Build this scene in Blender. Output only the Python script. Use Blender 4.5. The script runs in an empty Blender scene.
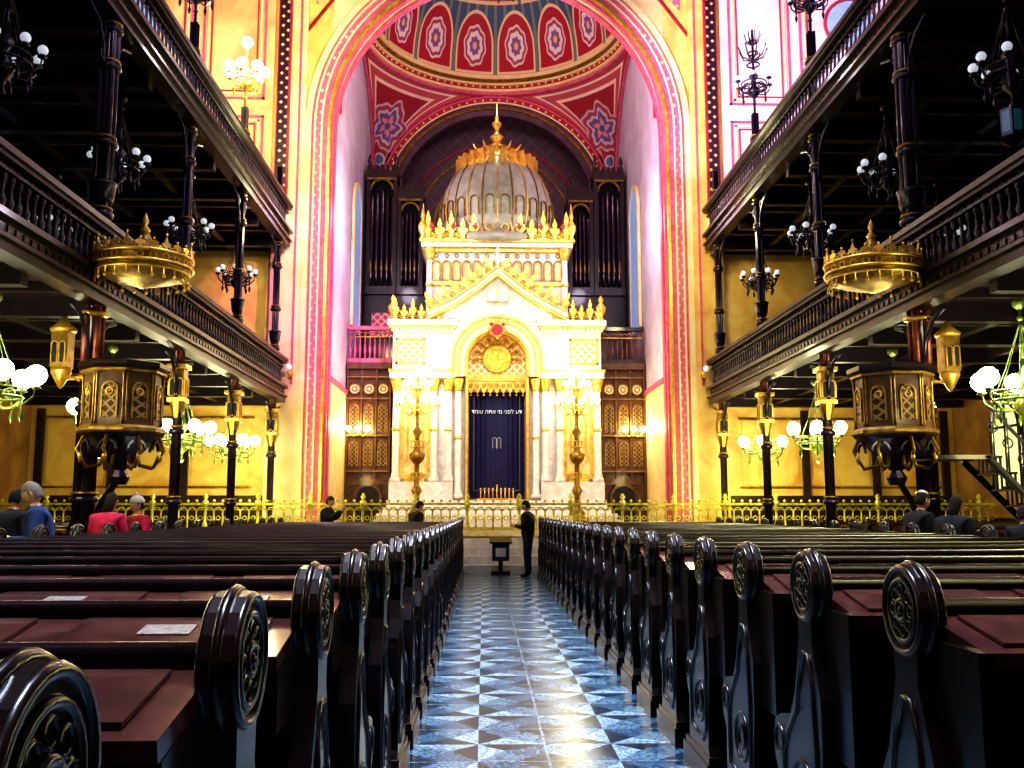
import bpy, math, random
from math import pi, sin, cos, sqrt, radians, atan2
from mathutils import Vector, Matrix
random.seed(7)
S = bpy.context.scene
S.view_settings.view_transform = 'Standard'
for lk in ('High Contrast', 'Medium High Contrast'):
    try:
        S.view_settings.look = lk; print('LOOK', lk); break
    except Exception as e: print('nolook', e)
S.view_settings.exposure = 0.15

# ------------------------------------------------------------------ materials
class V:
    def __init__(s, nt, sock): s.nt = nt; s.s = sock
    def _m(s, op, b=None, c=None):
        n = s.nt.t.nodes.new('ShaderNodeMath'); n.operation = op
        s.nt.t.links.new(s.s, n.inputs[0])
        for i, x in ((1, b), (2, c)):
            if x is None: continue
            if isinstance(x, V): s.nt.t.links.new(x.s, n.inputs[i])
            else: n.inputs[i].default_value = x
        return V(s.nt, n.outputs[0])
    def __add__(s, o): return s._m('ADD', o)
    def __sub__(s, o): return s._m('SUBTRACT', o)
    def __mul__(s, o): return s._m('MULTIPLY', o)
    def __truediv__(s, o): return s._m('DIVIDE', o)
    def abs(s): return s._m('ABSOLUTE')
    def fr(s): return s._m('FRACT')
    def mx(s, o): return s._m('MAXIMUM', o)
    def mn(s, o): return s._m('MINIMUM', o)
    def lt(s, o): return s._m('LESS_THAN', o)
    def gt(s, o): return s._m('GREATER_THAN', o)
    def sin(s): return s._m('SINE')
    def sq(s): return s._m('SQRT')
    def at2(s, o): return s._m('ARCTAN2', o)

class NT:
    def __init__(s, name):
        s.m = bpy.data.materials.new(name); s.m.use_nodes = True
        s.t = s.m.node_tree; s.b = s.t.nodes['Principled BSDF']
    def obj(s, out='Object'):
        tc = s.t.nodes.new('ShaderNodeTexCoord'); return tc.outputs[out]
    def uv(s, name):
        n = s.t.nodes.new('ShaderNodeUVMap'); n.uv_map = name; return n.outputs[0]
    def xyz(s, sock):
        n = s.t.nodes.new('ShaderNodeSeparateXYZ'); s.t.links.new(sock, n.inputs[0])
        return [V(s, o) for o in n.outputs]
    def mix(s, f, a, b, mode='MIX'):
        n = s.t.nodes.new('ShaderNodeMix'); n.data_type = 'RGBA'; n.blend_type = mode
        if isinstance(f, V): s.t.links.new(f.s, n.inputs[0])
        else: n.inputs[0].default_value = f
        for i, x in ((6, a), (7, b)):
            if isinstance(x, tuple): n.inputs[i].default_value = (*x, 1)
            else: s.t.links.new(x, n.inputs[i])
        return n.outputs[2]
    def noise(s, scale, det=4, dist=0.0, vec=None):
        n = s.t.nodes.new('ShaderNodeTexNoise'); n.inputs['Scale'].default_value = scale
        n.inputs['Detail'].default_value = det; n.inputs['Distortion'].default_value = dist
        s.t.links.new(vec if vec else s.obj(), n.inputs['Vector']); return V(s, n.outputs[0])
    def ramp(s, v, lo, hi):
        n = s.t.nodes.new('ShaderNodeMapRange'); s.t.links.new(v.s, n.inputs[0])
        n.inputs[1].default_value = lo; n.inputs[2].default_value = hi; return V(s, n.outputs[0])
    def base(s, sock): s.t.links.new(sock, s.b.inputs['Base Color'])
    def bump(s, v, st=0.2, d=0.02):
        n = s.t.nodes.new('ShaderNodeBump'); n.inputs['Strength'].default_value = st
        n.inputs['Distance'].default_value = d
        s.t.links.new(v.s, n.inputs['Height']); s.t.links.new(n.outputs[0], s.b.inputs['Normal'])

def mat(name, c1, c2=None, scale=4, rough=0.5, metal=0.0, lo=.35, hi=.65, emit=None, es=1, bump=0, coat=0, dist=0.5):
    n = NT(name)
    if c2 is None: c2 = tuple(x * .7 for x in c1)
    nz = n.noise(scale, 4, dist)
    n.base(n.mix(n.ramp(nz, lo, hi), c1, c2))
    n.b.inputs['Roughness'].default_value = rough
    n.b.inputs['Metallic'].default_value = metal
    n.b.inputs['Coat Weight'].default_value = coat
    n.b.inputs['Coat Roughness'].default_value = .08
    if emit:
        n.b.inputs['Emission Color'].default_value = (*emit, 1); n.b.inputs['Emission Strength'].default_value = es
    if bump: n.bump(nz, bump)
    return n.m

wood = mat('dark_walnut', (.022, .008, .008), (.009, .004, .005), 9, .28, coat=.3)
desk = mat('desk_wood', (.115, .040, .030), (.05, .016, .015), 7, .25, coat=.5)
gwood = mat('gallery_wood', (.018, .009, .013), (.009, .005, .008), 5, .4, coat=.2)
gwood2 = mat('gallery_wood_light', (.044, .021, .026), (.020, .010, .013), 5, .38, coat=.2)
swood = mat('screen_oak', (.15, .06, .022), (.07, .028, .012), 5, .4, coat=.2)
iron = mat('painted_iron', (.035, .018, .045), (.014, .009, .024), 6, .32, .3, coat=.4)
rediron = mat('red_painted_iron', (.30, .08, .04), (.12, .03, .03), 6, .35, .3)
gold = mat('gilding', (.95, .68, .18), (.70, .40, .05), 6, .34, .65, bump=.1)
dgold = mat('old_gilding', (.42, .27, .05), (.20, .11, .02), 8, .35, .6)
ggold = mat('green_brass', (.34, .34, .08), (.10, .20, .10), 9, .35, .7)
brass = mat('rail_brass', (.85, .80, .14), (.42, .36, .05), 9, .4, .4)
marble = mat('white_marble', (.88, .84, .82), (.70, .64, .60), 2.5, .35, bump=.05, dist=2)
marble2 = mat('cream_marble', (.92, .82, .50), (.80, .62, .25), 2.5, .4, dist=2)
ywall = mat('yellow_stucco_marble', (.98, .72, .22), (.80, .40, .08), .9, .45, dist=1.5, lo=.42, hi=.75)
cream = mat('cream_stucco', (.98, .84, .50), (.92, .68, .30), 1.2, .5, dist=1)
litwallR = mat('pale_pink_lit_wall', (.98, .84, .92), (.95, .70, .80), .8, .5, dist=1)  # pale pink light on the right wall is put into this base colour
frescoL = mat('orange_yellow_fresco', (.98, .74, .32), (.88, .44, .18), .6, .5, dist=1.5)
lilac = mat('lilac_plaster', (.70, .60, .72), (.58, .46, .60), 1.0, .6)
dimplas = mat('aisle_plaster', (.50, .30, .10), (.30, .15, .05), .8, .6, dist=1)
pink = mat('pink_paint', (.78, .17, .30), (.60, .10, .20), 5, .5)
red = mat('red_paint', (.55, .04, .07), (.38, .02, .05), 6, .5)
purple = mat('purple_plaster', (.16, .08, .12), (.09, .045, .07), 1.5, .6)
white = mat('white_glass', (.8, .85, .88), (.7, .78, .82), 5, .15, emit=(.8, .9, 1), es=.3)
plaque = mat('plaque_enamel', (.34, .30, .26), (.16, .13, .11), 60, .4)
litw = mat('lit_globe', (1, 1, .9), (1, 1, .85), 5, .3, emit=(1.0, .97, .66), es=26)
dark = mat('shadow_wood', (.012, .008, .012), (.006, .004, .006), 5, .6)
carp = mat('red_carpet', (.25, .03, .04), (.15, .02, .02), 40, .9)
pipe = mat('organ_pipe', (.16, .10, .15), (.07, .05, .08), 5, .25, .8)
glassday = mat('window_glass_day', (.8, .7, .9), (.7, .6, .85), 3, .3, emit=(.85, .75, 1), es=3)
glassdim = mat('window_glass_dim', (.5, .5, .3), (.3, .4, .3), 3, .3, emit=(.75, .8, .35), es=.8)
glassblue = mat('window_glass_blue', (.3, .4, .6), (.2, .3, .5), 3, .3, emit=(.35, .45, .8), es=.35)
navy = mat('navy_cloth', (.02, .06, .18), (.01, .03, .10), 20, .7)

def star_floor():
    n = NT('terrazzo_star_floor'); x, y, z = n.xyz(n.obj())
    TS = .86
    a = ((x / TS).fr() - .5); b = ((y / TS).fr() - .5)
    aa, ab = a.abs(), b.abs()
    st = (aa.mx(ab) + aa.mn(ab) * 1.5).lt(.49)
    facet = (a * b * (aa - ab)).gt(0)
    corner = (aa + ab).gt(.76)
    vor = n.t.nodes.new('ShaderNodeTexVoronoi'); vor.inputs['Scale'].default_value = 38
    n.t.links.new(n.obj(), vor.inputs['Vector'])
    sp = n.ramp(V(n, vor.outputs['Distance']), .2, .8)
    c = n.mix(facet, (.065, .13, .19), (.115, .20, .26))
    starc = n.mix(facet, (.018, .038, .06), (.30, .40, .47))
    c = n.mix(st, c, starc); c = n.mix(corner, c, (.02, .045, .07))
    line = aa.mx(ab).gt(.490)
    c = n.mix(line, c, (.18, .24, .28))
    c = n.mix(.7, c, n.mix(sp, (1.15, 1.15, 1.15), (.12, .15, .2)), 'MULTIPLY')
    bl = n.ramp(n.noise(1.3, 3), .35, .65)
    c = n.mix(.4, c, n.mix(bl, (1, 1, 1), (.5, .6, .65)), 'MULTIPLY')
    out = (x.abs()).gt(.86)
    chk = (((x / .5).fr() - .5) * ((y / .5).fr() - .5)).gt(0)
    c = n.mix(out, c, n.mix(chk, (.02, .02, .025), (.045, .04, .045)))
    n.base(c)
    n.b.inputs['Roughness'].default_value = .24
    n.b.inputs['Specular IOR Level'].default_value = .40
    n.bump(n.noise(1.5), .06, .02)
    return n.m
floor_m = star_floor()

def dome_mat():
    n = NT('painted_dome'); u, v, _ = n.xyz(n.uv('UVMap'))
    a = (u.fr() - .5); aa = a.abs()
    dy = v - .42
    rr = ((a * a) + (dy.mx(0) * dy.mx(0)) * .9).sq()
    arch = rr.lt(.455) * v.gt(.03)
    archin = rr.lt(.41) * v.gt(.07)
    med = ((a * a) + ((v - .42) * (v - .42)) * .9).sq()
    ang = a.at2(v - .42)
    petal = (med + (ang * 8.0).sin() * .012)
    c = n.mix(((u * 4).fr() - .5).abs().gt(.35), (.08, .14, .28), (.22, .32, .25))
    c = n.mix(arch, c, (.90, .72, .45)); c = n.mix(archin, c, (.50, .025, .06))
    c = n.mix(petal.lt(.27), c, (.80, .70, .70)); c = n.mix(petal.lt(.235), c, (.50, .08, .16)); c = n.mix(petal.lt(.19), c, (.90, .84, .84))
    c = n.mix(petal.lt(.12), c, (.30, .16, .40)); c = n.mix(med.lt(.05), c, (.9, .6, .3))
    up = v.gt(1.0)
    b2 = (((u + .5).fr()) - .5); d2 = v - 1.25
    m2 = ((b2 * b2) + d2 * d2 * .9).sq()
    uc = n.mix(m2.lt(.40), (.45, .03, .06), (.10, .22, .34)); uc = n.mix(m2.lt(.30), uc, (.55, .05, .08)); uc = n.mix(m2.lt(.16), uc, (.85, .75, .7)); uc = n.mix(m2.lt(.1), uc, (.2, .2, .42))
    c = n.mix(up, c, uc)
    c = n.mix((v - 1.0).abs().lt(.025), c, (.9, .7, .4))
    n.base(c); n.b.inputs['Roughness'].default_value = .6
    return n.m
dome_m = dome_mat()

def pend_mat():
    n = NT('painted_pendentive'); u, v, _ = n.xyz(n.uv('UVMap')); e, e2, _ = n.xyz(n.uv('edge'))
    m = e.mn(e2)
    c = n.mix(m.lt(.42), (.42, .03, .06), (.60, .11, .16))
    c = n.mix((m - .42).abs().lt(.05), c, (.95, .72, .55))
    c = n.mix((m - .16).abs().lt(.03), c, (.95, .72, .55))
    dv = v - 3.25
    r = ((u * u) + (dv * dv)).sq(); ang = u.at2(dv)
    p = r + (ang * 5.0).sin() * .10 + (ang * 10.0).sin() * .05
    c = n.mix(p.lt(.85), c, (.66, .50, .54)); c = n.mix(p.lt(.76), c, (.46, .08, .13)); c = n.mix(p.lt(.60), c, (.70, .58, .66))
    c = n.mix(p.lt(.48), c, (.22, .13, .36)); c = n.mix(p.lt(.28), c, (.8, .35, .35)); c = n.mix(r.lt(.13), c, (.1, .15, .4))
    p2 = (((u * u) + ((v - 2.0) * (v - 2.0))).sq())
    c = n.mix(p2.lt(.26), c, (.75, .6, .6)); c = n.mix(p2.lt(.18), c, (.12, .2, .4))
    n.base(c); n.b.inputs['Roughness'].default_value = .6
    return n.m
pend_m = pend_mat()

def lattice(name, c1, c2, sc, w=.3, metal=0, axis='xz'):
    n = NT(name); x, y, z = n.xyz(n.obj())
    a = x if axis[0] == 'x' else y
    p = (((a + z) * sc).fr() - .5).abs(); q = (((a - z) * sc).fr() - .5).abs()
    n.base(n.mix(p.mx(q).gt(.5 - w / 2), c1, c2)); n.b.inputs['Roughness'].default_value = .4
    n.b.inputs['Metallic'].default_value = metal
    return n.m
goldlat = lattice('gold_lattice', (.70, .45, .08), (.97, .90, .65), 4, .3, .2)
dotband = lattice('dotted_band', (.9, .62, .35), (.05, .015, .03), 3.4, .62)
pinkdot = lattice('pink_dotted', (.92, .55, .55), (.70, .16, .28), 3, .6)
redlat = lattice('red_lattice', (.8, .03, .10), (.98, .55, .60), 3.5, .3)
pulpit_lat = lattice('pulpit_tracery', (.03, .015, .012), (.32, .19, .05), 7, .3, .3)
purplat = lattice('purple_diaper', (.13, .075, .10), (.19, .11, .14), 1.6, .15)

# ------------------------------------------------------------------ mesh builder
class M:
    def __init__(s): s.v = []; s.f = []; s.mi = []; s.sm = []; s.mats = []; s.xf = None
    def k(s, m):
        if m not in s.mats: s.mats.append(m)
        return s.mats.index(m)
    def add(s, vs, fs, m, smooth=False):
        b = len(s.v); k = s.k(m)
        if s.xf is not None: s.v += [tuple(s.xf @ Vector(p)) for p in vs]
        else: s.v += vs
        for f in fs:
            s.f.append([i + b for i in f]); s.mi.append(k); s.sm.append(smooth)
    def box(s, x0, x1, y0, y1, z0, z1, m):
        vs = [(x, y, z) for z in (z0, z1) for x, y in ((x0, y0), (x1, y0), (x1, y1), (x0, y1))]
        s.add(vs, [(3, 2, 1, 0), (4, 5, 6, 7), (0, 1, 5, 4), (1, 2, 6, 5), (2, 3, 7, 6), (3, 0, 4, 7)], m)
    def lathe(s, x, y, prof, m, n=16, smooth=True, rot=0, sx=1, sy=1):
        vs = []; fs = []
        for r, z in prof:
            for i in range(n):
                a = rot + 2 * pi * i / n; vs.append((x + r * cos(a) * sx, y + r * sin(a) * sy, z))
        for j in range(len(prof) - 1):
            for i in range(n):
                i2 = (i + 1) % n; fs.append((j * n + i, j * n + i2, (j + 1) * n + i2, (j + 1) * n + i))
        fs.append(tuple(range(n - 1, -1, -1))); fs.append(tuple((len(prof) - 1) * n + i for i in range(n)))
        s.add(vs, fs, m, smooth)
    def cyl(s, x, y, z0, z1, r, m, n=12, r2=None): s.lathe(x, y, [(r, z0), (r if r2 is None else r2, z1)], m, n)
    def ball(s, x, y, z, r, m, n=12):
        k = max(4, n // 2); s.lathe(x, y, [(max(.001, r * sin(pi * i / k)), z - r * cos(pi * i / k)) for i in range(k + 1)], m, n)
    def tube(s, pts, r, m, n=6):
        pts = [Vector(p) for p in pts]; vs = []; fs = []
        for i, p in enumerate(pts):
            t = (pts[min(i + 1, len(pts) - 1)] - pts[max(i - 1, 0)]).normalized()
            up = Vector((0, 0, 1)) if abs(t.z) < .9 else Vector((1, 0, 0))
            a = t.cross(up).normalized(); b = t.cross(a)
            rr = r[i] if isinstance(r, (list, tuple)) else r
            for j in range(n):
                q = p + (a * cos(2 * pi * j / n) + b * sin(2 * pi * j / n)) * rr; vs.append(tuple(q))
        for i in range(len(pts) - 1):
            for j in range(n):
                j2 = (j + 1) % n; fs.append((i * n + j, i * n + j2, (i + 1) * n + j2, (i + 1) * n + j))
        fs.append(tuple(range(n))); fs.append(tuple((len(pts) - 1) * n + j for j in range(n)))
        s.add(vs, fs, m, True)
    def ring(s, x, y, z, R, r, m, n=24, k=6, plane='xy'):
        vs = []; fs = []
        for i in range(n):
            a = 2 * pi * i / n
            for j in range(k):
                b = 2 * pi * j / k; q = R + r * cos(b); h = r * sin(b)
                if plane == 'xy': vs.append((x + q * cos(a), y + q * sin(a), z + h))
                elif plane == 'xz': vs.append((x + q * cos(a), y + h, z + q * sin(a)))
                else: vs.append((x + h, y + q * cos(a), z + q * sin(a)))
        for i in range(n):
            for j in range(k):
                i2 = (i + 1) % n; j2 = (j + 1) % k
                fs.append((i * k + j, i2 * k + j, i2 * k + j2, i * k + j2))
        s.add(vs, fs, m, True)
    def prism(s, out, a, b, m, plane='xz'):
        n = len(out)
        f = {'xz': lambda p, d: (p[0], d, p[1]), 'yz': lambda p, d: (d, p[0], p[1]), 'xy': lambda p, d: (p[0], p[1], d)}[plane]
        vs = [f(p, a) for p in out] + [f(p, b) for p in out]
        fs = [tuple(range(n)), tuple(range(2 * n - 1, n - 1, -1))] + [(i, (i + 1) % n, n + (i + 1) % n, n + i) for i in range(n)]
        s.add(vs, fs, m)
    def arch(s, cx, zs, r0, r1, y0, y1, zb, m, n=24, plane='xz', c0=0):
        P = []
        if zb is not None: P.append((cx + r0, zb, cx + r1, zb))
        for i in range(n + 1):
            a = pi * i / n; P.append((cx + r0 * cos(a), zs + r0 * sin(a), cx + r1 * cos(a), zs + r1 * sin(a)))
        if zb is not None: P.append((cx - r0, zb, cx - r1, zb))
        vs = []; fs = []
        for p in P:
            for (a, z, d) in ((p[0], p[1], y0), (p[2], p[3], y0), (p[2], p[3], y1), (p[0], p[1], y1)):
                vs.append((a, d, z) if plane == 'xz' else (d, a, z))
        for i in range(len(P) - 1):
            for j in range(4):
                j2 = (j + 1) % 4; fs.append((i * 4 + j, i * 4 + j2, i * 4 + 4 + j2, i * 4 + 4 + j))
        fs.append((0, 1, 2, 3)); e = (len(P) - 1) * 4; fs.append((e + 3, e + 2, e + 1, e))
        s.add(vs, fs, m)
    def archfill(s, cx, zs, r, y0, y1, zb, m, n=20, plane='xz'):
        o = [(cx + r, zb)] + [(cx + r * cos(pi * i / n), zs + r * sin(pi * i / n)) for i in range(n + 1)] + [(cx - r, zb)]
        s.prism(o, y0, y1, m, plane)
    def mesh(s, name):
        me = bpy.data.meshes.new(name); me.from_pydata(s.v, [], s.f)
        for mt in s.mats: me.materials.append(mt)
        me.polygons.foreach_set('material_index', s.mi); me.polygons.foreach_set('use_smooth', s.sm)
        me.update(); return me
    def obj(s, name, loc=(0, 0, 0), rz=0):
        return place(s.mesh(name), name, loc, rz)
def place(me, name, loc=(0, 0, 0), rz=0):
    o = bpy.data.objects.new(name, me); S.collection.objects.link(o); o.location = loc; o.rotation_euler = (0, 0, rz); return o
def light(kind, name, loc, energy, color, size=.2, target=None, parent=None, spot=None, sy=None):
    L = bpy.data.lights.new(name, kind); L.energy = energy; L.color = color
    if kind == 'AREA':
        L.size = size
        if sy: L.shape = 'RECTANGLE'; L.size_y = sy
    else: L.shadow_soft_size = size
    if spot: L.spot_size = radians(spot); L.spot_blend = .6
    o = bpy.data.objects.new(name, L); S.collection.objects.link(o); o.location = loc
    if target: o.rotation_euler = (Vector(target) - Vector(loc)).to_track_quat('-Z', 'Y').to_euler()
    if parent:
        o.parent = parent; o.location = Vector(loc) - Vector(parent.location)
    return o

# ------------------------------------------------------------------ room shell
m = M(); m.box(-13, 13, -9, 40, -.2, 0, floor_m); m.obj('floor')
m = M(); m.box(-13.2, 13.2, -9, 27, 19.5, 19.8, gwood2)
for y in range(-8, 27, 3): m.box(-13, 13, y, y + .3, 19.1, 19.5, gwood)
for x in (-9, -6.2, -3, 0, 3, 6.2, 9): m.box(x - .15, x + .15, -9, 27, 19.2, 19.5, gwood)
m.obj('ceiling')
m = M()      # added glowing ceiling panel, goes with the overhead fill light
m.box(-1.6, 1.6, 1, 16, 19.04, 19.08, glassday)
for x in (-1.65, -.55, .55, 1.65): m.box(x - .05, x + .05, 1, 16, 18.98, 19.1, gwood)
for i in range(11): m.box(-1.7, 1.7, 1 + 1.5 * i - .05, 1 + 1.5 * i + .05, 18.98, 19.1, gwood)
m.obj('ceiling_fill_panel')
for sx, nm in ((-1, 'left'), (1, 'right')):
    m = M(); X0, X1 = sorted((sx * 13, sx * 13.4))
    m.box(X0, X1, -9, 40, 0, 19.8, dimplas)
    a, b = sorted((sx * 12.92, sx * 13.0))
    m.box(a, b, -9, 27, 0, 1.3, gwood2); m.box(a, b, -9, 27, 5.0, 9.0, gwood2)
    m.obj('wall_' + nm)
    w = M()
    for y in range(0, 27, 4):
        for zs, r, zb, g in ((3.6, .6, 2.0, glassdim), (7.4, .6, 5.9, glassblue), (15.5, 1.0, 11.5, glassday)):
            d0, d1 = sorted((sx * 12.87, sx * 12.92))
            w.archfill(y + .0, zs, r, d0, d1, zb, g, 12, 'yz')
            d0, d1 = sorted((sx * 12.82, sx * 12.92))
            w.arch(y, zs, r, r + .12, d0, d1, zb, gwood2, 12, 'yz')
            w.box(min(sx * 12.83, sx * 12.87), max(sx * 12.83, sx * 12.87), y - .03, y + .03, zb, zs + r, gwood)
            w.box(min(sx * 12.83, sx * 12.87), max(sx * 12.83, sx * 12.87), y - r, y + r, zs - .03, zs + .03, gwood)
    w.obj('window_1' if sx < 0 else 'window_2')
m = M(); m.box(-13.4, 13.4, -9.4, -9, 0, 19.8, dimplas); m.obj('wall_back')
w = M(); w.ring(0, -8.9, 14, 2.6, .15, gold, 32, 6, 'xz')
w.prism([(2.6 * cos(2 * pi * i / 24), 14 + 2.6 * sin(2 * pi * i / 24)) for i in range(24)], -8.98, -8.92, glassday)
for i in range(8):
    a = pi * i / 4; w.tube([(0, -8.88, 14), (2.6 * cos(a), -8.88, 14 + 2.6 * sin(a))], .05, gwood)
w.obj('window_3')

# front wall with triumphal arch
R = 4.9; ZS = 12.6
m = M()
for sx in (-1, 1):
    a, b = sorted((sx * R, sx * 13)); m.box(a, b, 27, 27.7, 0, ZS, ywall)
    a, b = sorted((sx * R, sx * 13)); m.box(a, b, 27, 27.7, ZS, 19.8, ywall)
n = 32
for i in range(n):
    a0, a1 = pi * i / n, pi * (i + 1) / n
    p0 = (R * cos(a0), ZS + R * sin(a0)); p1 = (R * cos(a1), ZS + R * sin(a1))
    m.prism([p0, p1, (p1[0], 19.8), (p0[0], 19.8)], 27, 27.7, cream)
for sx in (-1, 1):
    a, b = sorted((sx * 5.62, sx * 6.5)); m.box(a, b, 26.85, 27, 0, 19.5, cream if sx < 0 else ywall)
    a, b = sorted((sx * 5.78, sx * 5.84)); m.box(a, b, 26.82, 26.85, 5, 19, pink)
    a, b = sorted((sx * 6.5, sx * 12.9)); m.box(a, b, 26.9, 27, 0, 1.9, gwood2); m.box(a, b, 26.93, 27, 9.3, 9.9, gwood2)
    for q in range(3):
        a, b = sorted((sx * (6.9 + q * 2), sx * (8.5 + q * 2)))
        m.box(a, b, 26.94, 27, 2.2, 4.0, ywall)
        for (z0_, z1_) in ((2.1, 2.16), (4.04, 4.1)): m.box(a - .08, b + .08, 26.92, 27, z0_, z1_, dgold)
        a, b = sorted((sx * (8.6 + q * 2), sx * (8.8 + q * 2))); m.box(a, b, 26.88, 27, 1.9, 4.3, gwood2)
m.obj('wall_front')
m = M()
bands = [(4.9, 4.98, 26.80, gold), (4.98, 5.12, 26.84, pink), (5.12, 5.17, 26.80, cream), (5.17, 5.32, 26.86, pinkdot),
         (5.32, 5.37, 26.80, cream), (5.37, 5.45, 26.88, pink), (5.45, 5.62, 26.82, cream)]
for r0, r1, y, mt in bands: m.arch(0, ZS, r0, r1, y, 27, 1.0, mt, 48)
m.arch(0, ZS, 4.84, 4.90, 27.0, 27.15, 1.0, pink, 48); m.arch(0, ZS, 4.84, 4.9, 27.4, 27.7, 1.0, pink, 48)
for sx in (-1, 1):
    P = [(sx * 5.7, 19.0), (sx * 5.7, 15.5), (sx * 4.6, 17.0), (sx * 3.0, 18.6), (sx * 2.0, 19.0)]
    for i in range(5):
        a, b = P[i], P[(i + 1) % 5]; m.tube([(a[0], 26.95, a[1]), (b[0], 26.95, b[1])], .05, red)
    P = [(sx * 5.4, 18.7), (sx * 5.4, 16.4), (sx * 4.4, 17.5), (sx * 3.2, 18.7)]
    m.prism(P, 26.93, 26.99, pinkdot)
    m.ring(sx * 4.95, 26.95, 17.9, .3, .05, red, 16, 5, 'xz')
m.obj('trim_1')
for sx, nm in ((-1, 'trim_2'), (1, 'trim_3')):
    m = M(); a, b = sorted((sx * 6.14, sx * 6.42)); m.box(a, b, 26.72, 26.85, 10.2, 19.4, dotband)
    a, b = sorted((sx * 6.08, sx * 6.14)); m.box(a, b, 26.74, 26.85, 10.2, 19.4, red)
    a, b = sorted((sx * 6.42, sx * 6.46)); m.box(a, b, 26.74, 26.85, 10.2, 19.4, red)
    fr_ = litwallR if sx > 0 else frescoL
    a, b = sorted((sx * 6.6, sx * 12.9)); m.box(a, b, 26.95, 27, 10.0, 19.4, fr_)
    for (xa, xb, z0, z1) in ((6.85, 8.7, 13.4, 19.0), (9.0, 12.4, 13.4, 19.0), (6.85, 12.4, 10.2, 12.9)):
        for k, mt, w_ in ((0, pink, .06), (.13, cream, .06), (.24, red, .03)):
            x0, x1, za, zb = xa + k, xb - k, z0 + k, z1 - k
            for q in ((x0, x1, za, za + w_), (x0, x1, zb - w_, zb), (x0, x0 + w_, za, zb), (x1 - w_, x1, za, zb)):
                a, b = sorted((sx * q[0], sx * q[1])); m.box(a, b, 26.9, 26.96, q[2], q[3], mt)
    m.ring(sx * 10.6, 26.93, 16.0, .8, .05, red, 24, 6, 'xz')
    m.prism([(sx * 10.6 + .74 * cos(2 * pi * i / 24), 16.0 + .74 * sin(2 * pi * i / 24)) for i in range(24)], 26.92, 26.97, glassblue)
    m.obj(nm)

# chancel
YC = 32.6; YB = YC + R
for sx, nm in ((-1, 'wall_chancel_left'), (1, 'wall_chancel_right')):
    m = M(); a, b = sorted((sx * R, sx * (R + .4))); m.box(a, b, 27.7, YB + 3, 0, 19, lilac)
    a, b = sorted((sx * (R - .03), sx * R))
    m.box(a, b, 27.7, YB, 1, 5.2, cream)
    a, b = sorted((sx * (R - .08), sx * R)); m.box(a, b, 27.7, YB, 5.2, 5.35, pink)
    a, b = sorted((sx * (R - .12), sx * (R - .02)))
    m.arch(32.5, 11.8, .85, 1.0, a, b, 7.6, cream, 16, 'yz'); m.archfill(32.5, 11.8, .85, a + .03, b - .03, 7.6, glassblue, 16, 'yz')
    m.arch(YC, 13.5, R - .35, R - .1, a, b, None, red, 32, 'yz'); m.arch(YC, 13.5, R - .5, R - .42, a, b, None, pink, 32, 'yz')
    m.obj(nm)
m = M()
m.box(-R, R, YB + 2.0, YB + 2.3, 0, 19, purplat)
for sx in (-1, 1):
    a, b = sorted((sx * 4.25, sx * R)); m.box(a, b, YB, YB + .4, 0, 13.5, purple)
for i in range(32):
    a0, a1 = pi * i / 32, pi * (i + 1) / 32
    p0 = (4.25 * cos(a0), 13.5 + 4.25 * sin(a0)); p1 = (4.25 * cos(a1), 13.5 + 4.25 * sin(a1))
    m.prism([p0, p1, (p1[0], 19), (p0[0], 19)], YB, YB + .4, red)
for r0, r1, d, mt in ((4.25, 4.35, .06, dgold), (4.35, 4.5, .03, purple), (4.5, 4.56, .06, cream), (4.56, 4.72, .03, red), (4.72, 4.8, .07, pink)):
    m.arch(0, 13.5, r0, r1, YB - d, YB, 9, mt, 40)
for i in range(44):
    a = pi * (i + .5) / 44; m.ball(4.64 * cos(a), YB - .05, 13.5 + 4.64 * sin(a), .05, cream, 6)
m.arch(0, 13.5, 4.0, 4.25, YB, YB + .3, 8, purple, 40)
for r in (3.75, 3.3, 2.6): m.arch(0, 13.3, r - .08, r, YB + 1.93, YB + 2.0, 8, red if r > 3.6 else dgold, 32)
m.obj('wall_chancel_back')

allv = []; allf = []; U1 = []; U2 = []
SR = R * sqrt(2); z0 = 13.5
def surf(rows):
    nu = len(rows[0]); vs = [p for r in rows for p in r]; fs = []
    for j in range(len(rows) - 1):
        for i in range(nu - 1): fs.append((j * nu + i, j * nu + i + 1, (j + 1) * nu + i + 1, (j + 1) * nu + i))
    return vs, fs
for q in range(4):
    base = pi / 4 + q * pi / 2; rows = []
    NU, NV = 28, 14
    for j in range(NV + 1):
        t = j / NV; row = []
        for i in range(NU + 1):
            ph = -pi / 4 + (pi / 2) * i / NU; A = base + ph
            rmax = R / max(abs(cos(A)), abs(sin(A))); zb = sqrt(max(0, SR * SR - rmax * rmax))
            z = R + (zb - R) * t; rho = sqrt(SR * SR - z * z)
            row.append((rho * cos(A), YC + rho * sin(A), z0 + z)); U1.append((ph * rho, z)); U2.append((z - zb, R - z))
        rows.append(row)
    vs, fs = surf(rows)
    b = len(allv); allv += vs; allf += [tuple(i + b for i in f) for f in fs]
me = bpy.data.meshes.new('pendentive_vault'); me.from_pydata(allv, [], allf)
ua = me.uv_layers.new(name='UVMap'); ub = me.uv_layers.new(name='edge')
for l in me.loops: ua.data[l.index].uv = U1[l.vertex_index]; ub.data[l.index].uv = U2[l.vertex_index]
me.materials.append(pend_m); place(me, 'pendentive_vault')
DZ = z0 + R
rows = []; U = []
ND = 96
prof = [(4.45 * cos(t * pi / 2), DZ + .55 + 4.6 * sin(t * pi / 2)) for t in [i / 20 for i in range(20)]] + [(.02, DZ + 5.15)]
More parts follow.
